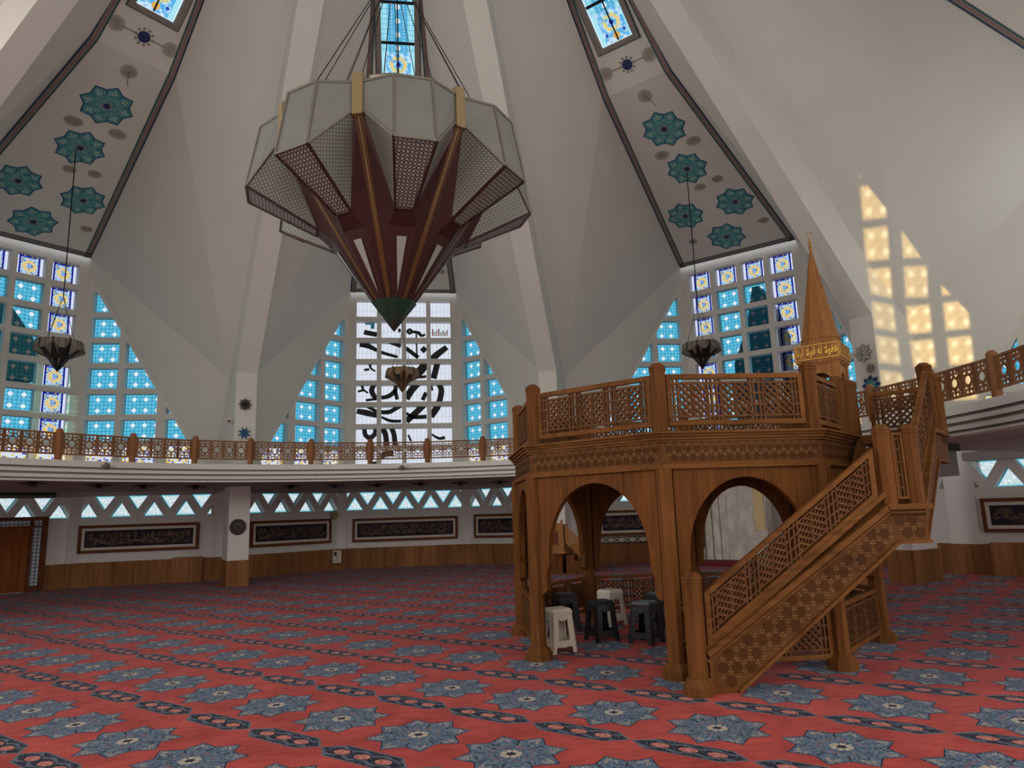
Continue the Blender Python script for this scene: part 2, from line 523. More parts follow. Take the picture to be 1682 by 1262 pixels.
# ---- dome facets (one mesh per bay) + painted panel
def dome_mb(sgn=None):
    mb = MB()
    A, B, C = (Au, Av, Az), (Bu, Bv, Bz), (Cu, Cv, Cz)
    for m in (lambda p: p, mir):
        a, b_, c_, f, f2 = m(A), m(B), m(C), m(F), m(F2)
        mb.add([a, b_, f], [(0, 1, 2)])
        mb.add([b_, c_, f2, f], [(0, 1, 2, 3)])
        # strip from the fold line down to the slanting edge of the side windows
        H0 = (1.8+.07*S45, WV-.07*S45, HYP(.07)); tm = 1.95; HM = (1.8+tm*S45, WV-tm*S45, HYP(tm))
        tb = 3.45; HB = (1.8+tb*S45, WV-tb*S45, HYP(tb)); F0 = (F[0], F[1], ZB-.2)
        mb.add([a, f, m(HM), m(H0)], [(0, 1, 2), (0, 2, 3)])
        mb.add([f, m(F0), m(HB), m(HM)], [(0, 1, 2), (0, 2, 3)])
        mb.add([a, m((1.8, WV, 8.95)), m((1.8, WV, 8.2)), m(H0)], [(0, 1, 2), (0, 2, 3)])
    return mb
def panel_mb(strip):
    mb = MB()
    lo = Frame((0, Av, Az), (1, 0, 0), Vector((0, Bv-Av, Bz-Az)))
    mb.flat([(-Au, 0), (Au, 0), (Bu, 1), (-Bu, 1)], lo)
    L = 5.687; hi = Frame((0, Bv, Bz), (1, 0, 0), Vector((0, 3.456-7.847, 15.01-11.397)).normalized())
    wid = lambda f: .903-.469*f/L
    f0, f1, h, ft = 1.05, 5.3, .40, math.hypot(Cv-Bv, Cz-Bz)
    if not strip: return mb.flat([(-Bu, 0), (Bu, 0), (Cu, ft), (-Cu, ft)], hi), lo, hi
    mb.flat([(-Bu, 0), (Bu, 0), (wid(f0), f0), (-wid(f0), f0)], hi)
    mb.flat([(-wid(f0), f0), (-h, f0), (-h*.9, f1), (-wid(f1), f1)], hi); mb.flat([(h, f0), (wid(f0), f0), (wid(f1), f1), (h*.9, f1)], hi)
    mb.flat([(-wid(f1), f1), (wid(f1), f1), (Cu, ft), (-Cu, ft)], hi)
    return mb, lo, hi
LPAN = 6.426
def star(mb, fr, cx, cy, R, rot, d=0.0):
    """painted eight-pointed star in a frame with metric axes"""
    def poly(R1, R2, sharp=0.0):
        out = []
        for i in range(16):
            a = rot+i*PI/8
            r = R1 if i % 2 == 0 else R2
            out.append((cx+r*cos(a), cy+r*sin(a)))
        return out
    def fan(p, dd, m):
        n = len(p)
        for i in range(n): mb.flat([(cx, cy), p[i], p[(i+1) % n]], fr, dd, m)
    fan(poly(R, R*.80), .004+d, 0); fan(poly(R*.93, R*.735), .007+d, 1)
    for i in range(8):
        a = rot+i*PI/4; c, s = cos(a), sin(a)
        q = lambda u, v: (cx+u*c-v*s, cy+u*s+v*c)
        for (u, v, w, h) in ((.74, 0, .07, .035), (.66, .08, .055, .03), (.66, -.08, .055, .03), (.60, 0, .04, .06)):
            mb.flat([q(R*(u-w), R*v), q(R*u, R*(v-h)), q(R*(u+w), R*v), q(R*u, R*(v+h))], fr, .010+d, 2)
        a = rot+PI/8+i*PI/4; c, s = cos(a), sin(a)
        q = lambda u, v, c=c, s=s: (cx+u*c-v*s, cy+u*s+v*c)
        mb.flat([q(R*.52, -R*.015), q(R*.78, -R*.03), q(R*.78, R*.03), q(R*.52, R*.015)], fr, .010+d, 0)
        mb.flat([q(R*.36, -R*.03), q(R*.42, 0), q(R*.36, R*.03), q(R*.31, 0)], fr, .010+d, 4)
    cir = lambda r, n: [(cx+r*cos(2*PI*i/n), cy+r*sin(2*PI*i/n)) for i in range(n)]
    pet = []
    for i in range(24):
        rr = R*(.22 if i % 2 else .165); pet.append((cx+rr*cos(2*PI*i/24), cy+rr*sin(2*PI*i/24)))
    fan(pet, .011+d, 4); fan(cir(R*.13, 12), .014+d, 3)
STAR_M = ['teal_dark', 'teal', 'star_white', 'star_navy', 'star_pink']
def rosette(mb, fr, cx, cy, R, sy=1.0):
    for i in range(16):
        a = i*PI/8; b_ = a+PI/8*.72
        mb.flat([(cx, cy), (cx+R*cos(a), cy+R*sin(a)*sy), (cx+R*1.06*cos((a+b_)/2), cy+R*1.06*sin((a+b_)/2)*sy), (cx+R*cos(b_), cy+R*sin(b_)*sy)], fr, .005, 0)
        mb.flat([(cx+R*.2*cos(a), cy+R*.2*sin(a)*sy), (cx+R*.85*cos(a+.02), cy+R*.85*sin(a+.02)*sy), (cx+R*.85*cos(a+.12), cy+R*.85*sin(a+.12)*sy), (cx+R*.2*cos(a+.2), cy+R*.2*sin(a+.2)*sy)], fr, .008, 1)

dome0 = struct(dome_mb().build('ceiling', M['plaster']))
pm, LO, HI = panel_mb(True)
pan0 = struct(pm.build('ceiling_panel', M['plaster']))
LOm = Frame(LO.O, (1, 0, 0), LO.W.normalized(), LO.N)
if LOm.N.z > 0: LOm.N = -LOm.N
HIm = Frame(HI.O, (1, 0, 0), HI.W.normalized(), HI.N)
if HIm.N.z > 0: HIm.N = -HIm.N
# striped borders
mb = MB()
def stripes(p, q, fr, s=1):
    p, q = V(*p), V(*q); d = (q-p).normalized(); n = Vector((-d.y, d.x))*s
    for i, (w, m) in enumerate(((.045, 0), (.03, 3), (.03, 1), (.03, 3), (.04, 2))):
        o = sum((.045, .03, .03, .03, .04)[:i])
        a, b_ = p+n*o, q+n*o
        mb.flat([tuple(a), tuple(b_), tuple(b_+n*w), tuple(a+n*w)], fr, .006, m)
stripes((Au, 0), (Bu, LPAN), LOm, 1); stripes((-Au, 0), (-Bu, LPAN), LOm, -1)
stripes((-Au, 0), (Au, 0), LOm, 1)
stripes((Bu, 0), (.903-.469*1.2, 6.8), HIm, 1); stripes((-Bu, 0), (-.903+.469*1.2, 6.8), HIm, -1)
mb.build('striped_border', [M[k] for k in ('stripe_blue', 'stripe_red', 'stripe_teal', 'stripe_cream')], pan0)
for i, (u, f, R, rot) in enumerate(((.05, 4.98, .57, 0), (.05, 3.58, .55, 0), (-.68, 2.0, .53, 0), (.74, 2.0, .53, 0), (.05, .80, .55, PI/8))):
    mb = MB(); star(mb, LOm, u, f, R, rot); mb.build('star_medallion', [M[k] for k in STAR_M], pan0)
for (x1, y1, R, sy, stem) in ((.05, 6.05, .17, 1, (.18, 5.68)), (.55, 4.35, .19, .75, None), (-.35, 4.25, .19, .75, None), (.62, 2.95, .15, .8, None), (.10, 2.85, .15, .8, None), (1.2, 1.05, .14, .8, (1.0, 1.1)), (-.9, .95, .12, .8, None)):
    mb = MB(); rosette(mb, LOm, x1, y1, R, sy)
    if stem: mb.stroke([(x1, y1), stem], [.03, .015], LOm, .002, .006, 1)
    mb.build('painted_rosette', [M['rosette'], M['rosette_line']], pan0)
mb = MB()
rosette(mb, HIm, .56, .50, .16); rosette(mb, HIm, -.56, .50, .16)
mb.stroke([(-.42, .5), (.42, .5)], .025, HIm, .002, .006, 1)
for i in range(10):
    a = i*PI/5; mb.flat([(.17*cos(a)+.035*cos(q), .5+.17*sin(a)+.035*sin(q)) for q in (0, 1.26, 2.5, 3.77, 5.03)], HIm, .008, 1)
for i in range(12): pass
cir = [(.125*cos(2*PI*i/16), .5+.125*sin(2*PI*i/16)) for i in range(16)]
mb.flat(cir, HIm, .011, 2)
mb.build('painted_ornament', [M['rosette'], M['rosette_line'], M['star_navy']], pan0)
# tall window in the upper part of the panel
strip0 = holder('window_1')
mb = MB()
for s_ in (-1, 1):
    mb.plate([(s_*.40, 1.05), (s_*.52, .95), (s_*.48, 5.4), (s_*.36, 5.3)], HIm, -.05, .05)
    mb.plate([(s_*.52, .95), (s_*.545, .93), (s_*.50, 5.42), (s_*.48, 5.4)], HIm, -.02, .03, 1)
mb.plate([(-.40, 1.05), (.40, 1.05), (.52, .95), (-.52, .95)], HIm, -.05, .05)
mb.plate([(-.52, .95), (.52, .95), (.545, .93), (-.545, .93)], HIm, -.02, .03, 1)
mb.build('frame', [M['stripe_cream'], M['stripe_teal']], strip0)
fs = [1.05, 1.97, 2.85, 3.75, 4.6, 5.3]
for i in range(5):
    a, b_ = fs[i], fs[i+1]; wd = lambda f: .405-.008*(f-1.05)
    MB().flat([(-wd(a), a), (wd(a), a), (wd(b_), b_), (-wd(b_), b_)], HIm, -.12, 0, (0, 1.05)).build('pane', M['g_strip'], strip0)
mb = MB()
for f in fs[1:5]: mb.plate([(-.40, f-.03), (.40, f-.03), (.40, f+.03), (-.40, f+.03)], HIm, -.12, -.08)
mb.plate([(-.015, 1.05), (.015, 1.05), (.015, 5.3), (-.015, 5.3)], HIm, -.12, -.10)
mb.build('glazing_bar', M['dark_metal'], strip0)

M['blind'] = simple('blind_cloth', (.70, .67, .62), .9)  # opaque filling added to unseen rear panes to stop the sun
# ---- window wall of a bay
cols = [(-1.545+i*.8078, -1.545+i*.8078+.6666) for i in range(4)]
fcols = [(.13, .90), (1.06, 1.95), (2.19, 3.06)]
rows = [(ROW0-i*PITCH-PH, ROW0-i*PITCH) for i in range(8)]
CF = Frame((0, WV, 0), (1, 0, 0), (0, 0, 1), (0, -1, 0))      # normal into the room
RF = Frame((1.8, WV, 0), (S45, -S45, 0), (0, 0, 1), (-S45, -S45, 0))
LF = Frame((-1.8, WV, 0), (-S45, -S45, 0), (0, 0, 1), (S45, -S45, 0))
DEP = .26
def grid_mb():
    mb = MB()
    xs = [-1.8]+[v for c in cols for v in c]+[1.8]
    for i in range(0, 10, 2): mb.plate([(xs[i], 2.6), (xs[i+1], 2.6), (xs[i+1], 8.95), (xs[i], 8.95)], CF, -DEP, 0)
    zs = [2.6]+[v for r in rows[::-1] for v in r]+[8.95]
    for i in range(0, len(zs), 2): mb.plate([(-1.8, zs[i]), (1.8, zs[i]), (1.8, zs[i+1]), (-1.8, zs[i+1])], CF, -DEP, -.001)
    for fr in (RF, LF):
        hyp = lambda p: clip_half(p, -1.63, -1, 8.45)
        tx = [-.02]+[v for c in fcols for v in c]+[3.7]
        for i in range(0, 8, 2): mb.plate(hyp([(tx[i], 2.6), (tx[i+1], 2.6), (tx[i+1], 8.5), (tx[i], 8.5)]), fr, -DEP, 0)
        for i in range(0, len(zs), 2): mb.plate(hyp([(0, zs[i]), (3.7, zs[i]), (3.7, zs[i+1]), (0, zs[i+1])]), fr, -DEP, -.001)
        w = .10
        mb.plate([(0, 8.45), (3.6, 8.45-1.63*3.6), (3.6-w, 8.45-1.63*3.6), (0, 8.45-1.63*w)], fr, -DEP, .002)
    return mb
def panes(parent, look, merged=False):
    """look(i, j) -> glass name for the centre grid; the side grids follow"""
    names = ['g_cyan', 'g_floral', 'g_white', 'g_warm', 'g_amber', 'blind']
    big = MB()
    def put(poly, fr, key, c):
        mb = big if merged else MB()
        mb.flat(poly, fr, -.20, names.index(key) if merged else 0, c)
        if not merged: mb.build('pane', M[key], parent)
    for j, (z0, z1) in enumerate(rows):
        for i, (x0, x1) in enumerate(cols):
            put([(x0, z0), (x1, z0), (x1, z1), (x0, z1)], CF, look(i, j), ((x0+x1)/2, (z0+z1)/2))
        for fr in (RF, LF):
            for (t0, t1) in fcols:
                if merged: big.plate([(t0-.02, z0-.02), (t1+.02, z0-.02), (t1+.02, z1+.02), (t0-.02, z1+.02)], fr, -.24, -.20, 5); continue  # unseen side panes closed off against the sun
                p = clip_half([(t0, z0), (t1, z0), (t1, z1), (t0, z1)], -1.63, -1, 8.45-.163)
                if len(p) >= 3 and area(p) > .008: put(p, fr, 'g_warm' if j == 7 else 'g_cyan', (t0+.385, (z0+z1)/2))
    if merged: big.build('pane', [M[k] for k in names], parent)
gridm = grid_mb()
def look_side(i, j):
    if j == 7: return 'g_warm'
    return 'g_floral' if (i in (0, 3) or j == 0) else 'g_cyan'
win_front = holder('window_2'); gridm.build('mullion_grid', M['plaster'], win_front); panes(win_front, lambda i, j: 'g_white')
grid_mesh = win_front.children[0].data
win_side = holder('window_3', rotz=bayrot(1))
o = bpy.data.objects.new('mullion_grid', grid_mesh); COL.objects.link(o); o.parent = win_side
panes(win_side, look_side)
dup(win_side, rotz=bayrot(-1), name='window_4'); dup(win_side, rotz=bayrot(2), name='window_5')
win_rear = holder('window_6', rotz=bayrot(3))
o = bpy.data.objects.new('mullion_grid', grid_mesh); COL.objects.link(o); o.parent = win_rear
panes(win_rear, lambda i, j: 'g_amber' if j < 7 else 'blind', True)
dup(win_rear, rotz=bayrot(4), name='window_7')
for i, k in enumerate((-3, -2)):          # unseen sheets added to keep the sun out of these bays
    w_ = holder('window_%d' % (8+i), rotz=bayrot(k))
    o = bpy.data.objects.new('mullion_grid', grid_mesh); COL.objects.link(o); o.parent = w_
    MB().plate([(-1.7, 2.9), (1.7, 2.9), (1.7, 8.8), (-1.7, 8.8)], CF, -.25, -.20).plate([(.02, 2.9), (3.3, 2.9), (.02, 8.6)], RF, -.25, -.20).plate([(.02, 2.9), (3.3, 2.9), (.02, 8.6)], LF, -.25, -.20).build('blind', M['plaster'], w_)
for k in range(-3, 5):
    if k: dup(dome0, rotz=bayrot(k))
for k in (-1, 1): dup(pan0, rotz=bayrot(k)); dup(strip0, rotz=bayrot(k), name='window_%d' % (10 if k < 0 else 11))
dup(strip0, rotz=bayrot(2), name='window_12')
pr = struct(panel_mb(False)[0].build('ceiling_panel_plain', M['plaster'])); pr.rotation_euler[2] = bayrot(3)
st2 = [c for c in pan0.children if c.name.startswith('striped_border')][0]
p2 = dup(pan0, rotz=bayrot(2))
for k in (4, -3, -2): dup(pr, rotz=bayrot(k))
struct(MB().ngon((0, 0), 2.2, 2.2, TOP-.02, TOP+.1, 16).build('ceiling_crown', M['plaster']))

# black sweeping writing on the glass of the middle window
S_ = [([(-.93, 7.32), (-.45, 7.27)], .14)]
W5 = lambda x, y: (-1.545+(x-57)/(688-57)*3.09, 8.625-(y-68)/(960-68)*6*PITCH)
STROKES = [
 ([(106, 285), (140, 293), (192, 303)], 24), ([(78, 372), (130, 382), (190, 413), (240, 435), (330, 462)], [26, 26, 18, 16, 14]),
 ([(232, 340), (300, 366), (352, 386)], 18), ([(428, 280), (412, 266), (396, 280), (412, 294), (428, 282), (470, 290), (492, 310), (516, 300)], [12, 13, 13, 13, 13, 18, 14, 10]),
 ([(455, 300), (459, 470)], 8), ([(385, 398), (430, 435), (468, 466)], 20), ([(492, 396), (518, 422)], 28),
 ([(662, 392), (600, 440), (560, 478), (520, 510), (480, 560), (440, 600)], [26, 32, 34, 40, 42, 38]),
 ([(598, 490), (588, 540), (568, 615)], 30), ([(465, 605), (520, 600)], 14),
 ([(548, 650), (556, 700)], 16), ([(596, 645), (620, 690), (612, 755), (590, 815), (548, 880)], [24, 28, 28, 34, 30]),
 ([(470, 640), (425, 690), (385, 755)], 34), ([(518, 712), (494, 765)], 20), ([(222, 746), (270, 735), (312, 698), (314, 650)], [18, 22, 22, 18]), ([(312, 690), (326, 760)], 18),
 ([(182, 650), (158, 690), (176, 736), (204, 742)], [18, 26, 24, 18]), ([(120, 762), (195, 754)], 12), ([(68, 702), (112, 690)], 11), ([(95, 660), (105, 690), (136, 712)], [16, 10, 8]),
 ([(108, 552), (142, 548)], 12), ([(146, 510), (152, 540), (182, 562)], [16, 10, 8]),
 ([(62, 836), (130, 850), (195, 870)], [24, 30, 20]), ([(128, 800), (160, 822), (200, 842), (270, 845), (312, 824), (355, 802)], [18, 16, 18, 22, 20, 16]), ([(222, 878), (280, 905), (352, 908)], [10, 16, 14]),
 ([(505, 795), (450, 850), (385, 910)], 30), ([(382, 850), (430, 880), (520, 880)], [10, 20, 20]),
 ([(112, 960), (120, 1000), (150, 1018), (180, 992), (182, 955)], [20, 22, 24, 22, 18]), ([(228, 955), (250, 1000), (256, 1080)], 26), ([(288, 955), (305, 1000), (312, 1075)], 24),
 ([(398, 1002), (416, 1046)], 10), ([(550, 1000), (600, 1030), (640, 1024)], [8, 14, 18]), ([(212, 1152), (250, 1130), (302, 1124)], 26), ([(138, 1178), (180, 1190), (222, 1170)], [10, 16, 14]), ([(340, 260), (345, 285)], 14)]
mb = MB()
for pts, w in STROKES:
    q = []; ws = []
    n = len(pts); wl = w if isinstance(w, list) else [w]*n
    for i in range(n-1):
        for k in range(4):
            t = k/4
            p0, p1, p2_, p3 = pts[max(i-1, 0)], pts[i], pts[i+1], pts[min(i+2, n-1)]
            cr = lambda a, b_, c_, d_: .5*(2*b_+(c_-a)*t+(2*a-5*b_+4*c_-d_)*t*t+(3*b_-a-3*c_+d_)*t*t*t)
            q.append(W5(cr(p0[0], p1[0], p2_[0], p3[0]), cr(p0[1], p1[1], p2_[1], p3[1]))); ws.append((wl[i]*(1-t)+wl[i+1]*t)*.0068)
    q.append(W5(*pts[-1])); ws.append(wl[-1]*.0068)
    mb.stroke(q, ws, CF, -.196, -.185)
mb.build('black_script', M['black'], win_front)
mb = MB()
for i, (h, m) in enumerate(((50, 0), (30, 1), (44, 2), (52, 0), (28, 3), (40, 1), (30, 2), (44, 3))):
    a, b_ = W5(563+i*14, 312-h), W5(571+i*14, 312); mb.plate([(a[0], b_[1]), (b_[0], b_[1]), (b_[0], a[1]), (a[0], a[1])], CF, -.196, -.19, m)
a, b_ = W5(112, 218), W5(176, 232); mb.plate([(a[0], b_[1]), (b_[0], b_[1]), (b_[0], a[1]), (a[0], a[1])], CF, -.196, -.19, 4)
a, b_ = W5(150, 232), W5(174, 262); mb.plate([(a[0], b_[1]), (b_[0], b_[1]), (b_[0], a[1]), (a[0], a[1])], CF, -.196, -.19, 4)
mb.build('coloured_glass', [simple('glass_red', srgb(190, 70, 40)), simple('glass_teal', srgb(110, 170, 160)), simple('glass_orange', srgb(226, 140, 70)), simple('glass_ochre', srgb(190, 170, 120)), simple('glass_blue', srgb(70, 180, 220))], win_front)

# ---- piers and ribs on the eight corners
def pier(k):
    ang = PI/8+k*PI/4
    c = holder('column', rotz=-ang)
    mb = MB().hexa([(-.25, 10.14, ZB-.1), (.25, 10.14, ZB-.1), (.25, 11.36, ZB-.1), (-.25, 11.36, ZB-.1), (-.25, 10.14, QZ), (.25, 10.14, QZ), (.25, 11.36, FZ+.02), (-.25, 11.36, FZ+.02)])
    mb.build('upper_shaft', M['plaster'], c)
    MB().box(-.25, .25, 10.5, 11.35, 0, 2.6).build('lower_shaft', M['plaster_low'], c)
    MB().box(-.30, .30, 12.88, 13.3, .62, 2.6).build('wall_strip', M['plaster_low'], c)
    MB().box(-.30, .30, 12.84, 13.3, 0, .62).build('strip_boarding', M['wood_wall'], c)
    MB().box(-.27, .27, 10.47, 11.38, 0, .62).build('wood_cladding', M['wood_wall'], c)
    yq, yf = (10.14, QZ), (11.36, FZ+.02)
    y2, y3 = (.02, TOP), (.30, TOP)
    MB().hexa([(-.25, yq[0], yq[1]), (.25, yq[0], yq[1]), (.25, yf[0], yf[1]), (-.25, yf[0], yf[1]), (-.25, y2[0], y2[1]), (.25, y2[0], y2[1]), (.25, y3[0], y3[1]), (-.25, y3[0], y3[1])]).build('rib', M['plaster'], c)
    return c
p0 = pier(-1)
for k in (0, 1, 2, 3, -2, -3, -4): dup(p0, rotz=-(PI/8+k*PI/4))

# ---- lower walls with triangular windows
GV, GU, KU, KV = 14.1, 1.95, 4.72, 12.035
FL = math.hypot(KU-GU, KV-GV); fdx, fdy = (KU-GU)/FL, (KV-GV)/FL
WC = Frame((0, GV, 0), (1, 0, 0), (0, 0, 1), (0, -1, 0))
WR = Frame((GU, GV, 0), (fdx, fdy, 0), (0, 0, 1), (fdy, -fdx, 0))
WL = Frame((-GU, GV, 0), (-fdx, fdy, 0), (0, 0, 1), (-fdy, -fdx, 0))
T0, T1, WT = 1.79, 2.345, .30
TRIS = {}
def tri_wall(mb, fr, a, b_, ph):
    """wall between s=a and s=b_ with a band of triangular openings; returns the triangles"""
    for z0, z1 in ((0, T0), (T1, 2.6)): mb.plate([(a, z0), (b_, z0), (b_, z1), (a, z1)], fr, -WT, 0)
    P, w = .80, .53
    AP, TP = T0+.42, T1-.41
    out = []
    i0 = math.floor((a-ph)/P)-1
    for i in range(i0, i0+12):
        c = ph+i*P
        # up triangle about c, down triangle about c+P/2 ; struts between them
        for (cc, up) in ((c, True), (c+P/2, False)):
            tri = [(cc-w/2, T0), (cc+w/2, T0), (cc, AP)] if up else [(cc-w/2, T1), (cc, TP), (cc+w/2, T1)]
            t = clip_rect(tri, a+.06, T0, b_-.06, T1)
            if t and area(t) > .012: out.append(t)
        for sg in (1, -1):
            # strut leaning between up apex and neighbouring down apex
            if sg == 1: qs = [[(c+w/2, T0), (c+P/2, T0), (c+P/2, TP), (c+w/4, (T0+AP)/2)], [(c+w/4, (T0+AP)/2), (c+P/2, TP), (c+P/2-w/4, (T1+TP)/2), (c, AP)], [(c, AP), (c+P/2-w/4, (T1+TP)/2), (c+P/2-w/2, T1), (c, T1)]]
            else: qs = [[(2*c-x, z) for x, z in q] for q in qs]
            for q in qs:
                q = clip_rect(q, a, T0, b_, T1)
                if q: mb.plate(q, fr, -WT, -.001)
    for (x0, x1) in ((a, a+.06), (b_-.06, b_)): mb.plate([(x0, T0), (x1, T0), (x1, T1), (x0, T1)], fr, -WT, .0)
    return out
def wall_bay(k, nm, parts=('l', 'c', 'r'), wn=None, door=False):
    w = struct(bpy.data.objects.new(nm, None)); COL.objects.link(w); w.rotation_euler[2] = bayrot(k)
    wi = holder('window_%d' % wn, rotz=bayrot(k)) if wn else None
    spec = {'c': (WC, -GU, GU, .03), 'r': (WR, 0, FL, .28), 'l': (WL, 0, FL, .38)}
    for q in parts:
        fr, a, b_, ph = spec[q]
        mb = MB(); tr = tri_wall(mb, fr, a, b_, ph) if wn else []
        if not wn: mb.plate([(a, 0), (b_, 0), (b_, 2.6), (a, 2.6)], fr, -WT, 0)
        mb.build('wall_face', M['plaster_low'], w)
        big = MB()
        for t in tr:
            cx = sum(p[0] for p in t)/len(t); cy = sum(p[1] for p in t)/len(t)
            inner = [(cx+(p[0]-cx)*.80, cy+(p[1]-cy)*.80) for p in t]
            tgt = MB() if wi else big
            n = len(t)
            tgt.flat(inner, fr, -.20, 0, (cx, cy))
            for i in range(n): tgt.flat([t[i], t[(i+1) % n], inner[(i+1) % n], inner[i]], fr, -.20, 1, (cx, cy))
            if wi: tgt.build('pane', [M['g_tri'], M['g_edge']], wi)
        if not wi and big.v: big.build('pane', [M['g_tri'], M['g_edge']], w)
        # wainscot
        if not (door and q == 'c'):
            mb = MB(); mb.plate([(a, 0), (b_, 0), (b_, .62), (a, .62)], fr, 0, .05)
            if q == 'r' and k == -1: mb.plate([(2.45, 0), (3.2, 0), (3.2, .66), (2.45, .66)], fr, .05, .16)
            if q == 'l' and k == 2: mb.plate([(2.45, 0), (3.25, 0), (3.25, .66), (2.45, .66)], fr, .05, .16)
            mb.build('wood_wainscot', M['wood_wall'], w)
    # slim corner pilasters
    mb = MB()
    for s_ in (-1, 1): mb.box(s_*GU-.14, s_*GU+.14, GV-.10, GV+.1, .62, 2.5)
    mb.build('corner_pilaster', M['plaster_low'], w)
    mb = MB()
    for s_ in (-1, 1): mb.box(s_*GU-.15, s_*GU+.15, GV-.115, GV+.1, 0, .62)
    mb.build('pilaster_base', M['wood_wall'], w)
    # beam under the gallery
    mb = MB()
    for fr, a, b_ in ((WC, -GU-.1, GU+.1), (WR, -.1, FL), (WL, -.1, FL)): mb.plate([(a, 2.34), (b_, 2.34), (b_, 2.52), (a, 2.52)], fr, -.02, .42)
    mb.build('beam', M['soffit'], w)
    return w
wall_bay(0, 'wall_back', wn=13); wl_ = wall_bay(-1, 'wall_left', wn=14, door=True)
wall_bay(1, 'wall_front', wn=15); wall_bay(2, 'wall_right', wn=16)
rear = wall_bay(3, 'wall_rear')
for k in (4, -3, -2): dup(rear, rotz=bayrot(k))

# ---- gallery: ring slab with a stepped edge
def gallery(name, R, a0, a1, n=48):
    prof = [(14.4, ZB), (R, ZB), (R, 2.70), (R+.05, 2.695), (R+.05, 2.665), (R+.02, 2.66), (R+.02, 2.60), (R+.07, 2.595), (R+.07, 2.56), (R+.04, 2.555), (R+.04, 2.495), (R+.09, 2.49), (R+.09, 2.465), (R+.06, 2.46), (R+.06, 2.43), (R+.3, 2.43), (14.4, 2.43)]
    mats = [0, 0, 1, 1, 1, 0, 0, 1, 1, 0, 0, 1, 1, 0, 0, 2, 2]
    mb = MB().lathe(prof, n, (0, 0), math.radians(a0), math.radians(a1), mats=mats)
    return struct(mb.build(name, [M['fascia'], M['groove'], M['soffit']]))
gallery('gallery_floor_slab', 8.24, -100, 34, 60)
gallery('gallery_floor_slab', 7.62, 75, 122, 30)
gallery('gallery_floor_slab', 12.2, 122, 260, 50)

# door in the left wall
dr = holder('door_1', rotz=bayrot(-1))
mb = MB()
fx = lambda x0, x1, z0, z1, d0, d1, m=0: mb.plate([(x0, z0), (x1, z0), (x1, z1), (x0, z1)], WC, d0, d1, m)
for s_ in (-1, 1):
    fx(*sorted((s_*1.20, s_*1.32)), 0, 1.83, 0, .12); fx(*sorted((s_*.93, s_*1.00)), 0, 1.83, 0, .10)
fx(-1.32, 1.32, 1.76, 1.84, 0, .13); fx(-1.2, 1.2, 1.58, 1.62, 0, .10); fx(-1.2, -.93, 0, .14, 0, .09); fx(.93, 1.2, 0, .14, 0, .09)
mb.build('door_frame', M['wood_dark'], dr)
mb = MB()
for s_ in (-1, 1): fx(*sorted((s_*1.32, s_*1.82)), 0, .62, 0, .05)
mb.build('side_boarding', M['wood_wall'], dr)
for (x0, x1, z0, z1) in ((1.0, 1.2, .14, 1.58), (-1.2, -1.0, .14, 1.58), (-.93, .93, 1.62, 1.76), (1.0, 1.2, 1.62, 1.76), (-1.2, -1.0, 1.62, 1.76)):
    mb = MB(); mb.plate([(x0, z0), (x1, z0), (x1, z1), (x0, z1)], WC, .01, .05, 0, (0, 0)); mb.build('lattice_light', M['door_screen'], dr)
for s_ in (-1, 1):
    mb = MB(); x0, x1 = sorted((s_*.01, s_*.93))
    fx(x0, x1, 0.02, 1.58, .0, .05)
    fx(x0+.18, x1-.18, .15, .17, .05, .065); fx(x0+.18, x1-.18, 1.44, 1.46, .05, .065)
    for i in range(11): fx(x0+.20, x1-.20, .19+i*.114, .19+i*.114+.09, .05, .066)
    for q in (x0+.15, x1-.17): fx(q, q+.02, .15, 1.46, .05, .065)
    leaf = mb.build('door_leaf', M['wood_door'], dr)
    MB().bar(WC(s_*.07, .78, .10), WC(s_*.07, 1.0, .10), .025, .025, (0, 1, 0)).build('handle', M['dark_metal'], leaf)
# ------------------------------------------------------------------ lattice work
def bar2(p, q, w):
    dx, dy = q[0]-p[0], q[1]-p[1]; l = math.hypot(dx, dy); nx, ny = -dy/l*w/2, dx/l*w/2
    return [(p[0]+nx, p[1]+ny), (q[0]+nx, q[1]+ny), (q[0]-nx, q[1]-ny), (p[0]-nx, p[1]-ny)]
def woven(mb, fr, w, h, th=.03, bw=.021, mod=None, mat=0, x0=0.0, y0=0.0):
    """panels of crossed diagonal slats between pairs of upright slats"""
    n = max(1, round(w/(mod or h*1.02))); m = w/n
    def put(p, q, d, ww=bw, cl=None):
        pl = clip_rect(bar2(p, q, ww), *(cl or (0, 0, w, h)))
        if pl: mb.plate([(a+x0, b_+y0) for a, b_ in pl], fr, -th/2+d, th/2+d, mat)
    for i in range(n):
        X0 = i*m
        for f in (0.06, .15, .85, .94): put((X0+f*m, 0), (X0+f*m, h), 0)
        for f in (.10, .90): put((X0, f*h), (X0+m, f*h), .004)
        for f in (.36, .64): put((X0, f*h), (X0+.2*m, f*h), .004); put((X0+.8*m, f*h), (X0+m, f*h), .004)
        cl = (X0+.15*m, .10*h, X0+.85*m, .90*h)
        st = .175*h
        for j in range(-8, 9):
            c = X0+m/2+j*st*1.0
            put((c-h*.5, 0), (c+h*.5, h), -.005, bw*1.0, cl)
            if j % 2 == 0 or True: put((c-h*.5, h), (c+h*.5, 0), .006, bw*1.0, cl)
        put((X0+m/2, .10*h), (X0+m/2, .9*h), 0, bw*.8)
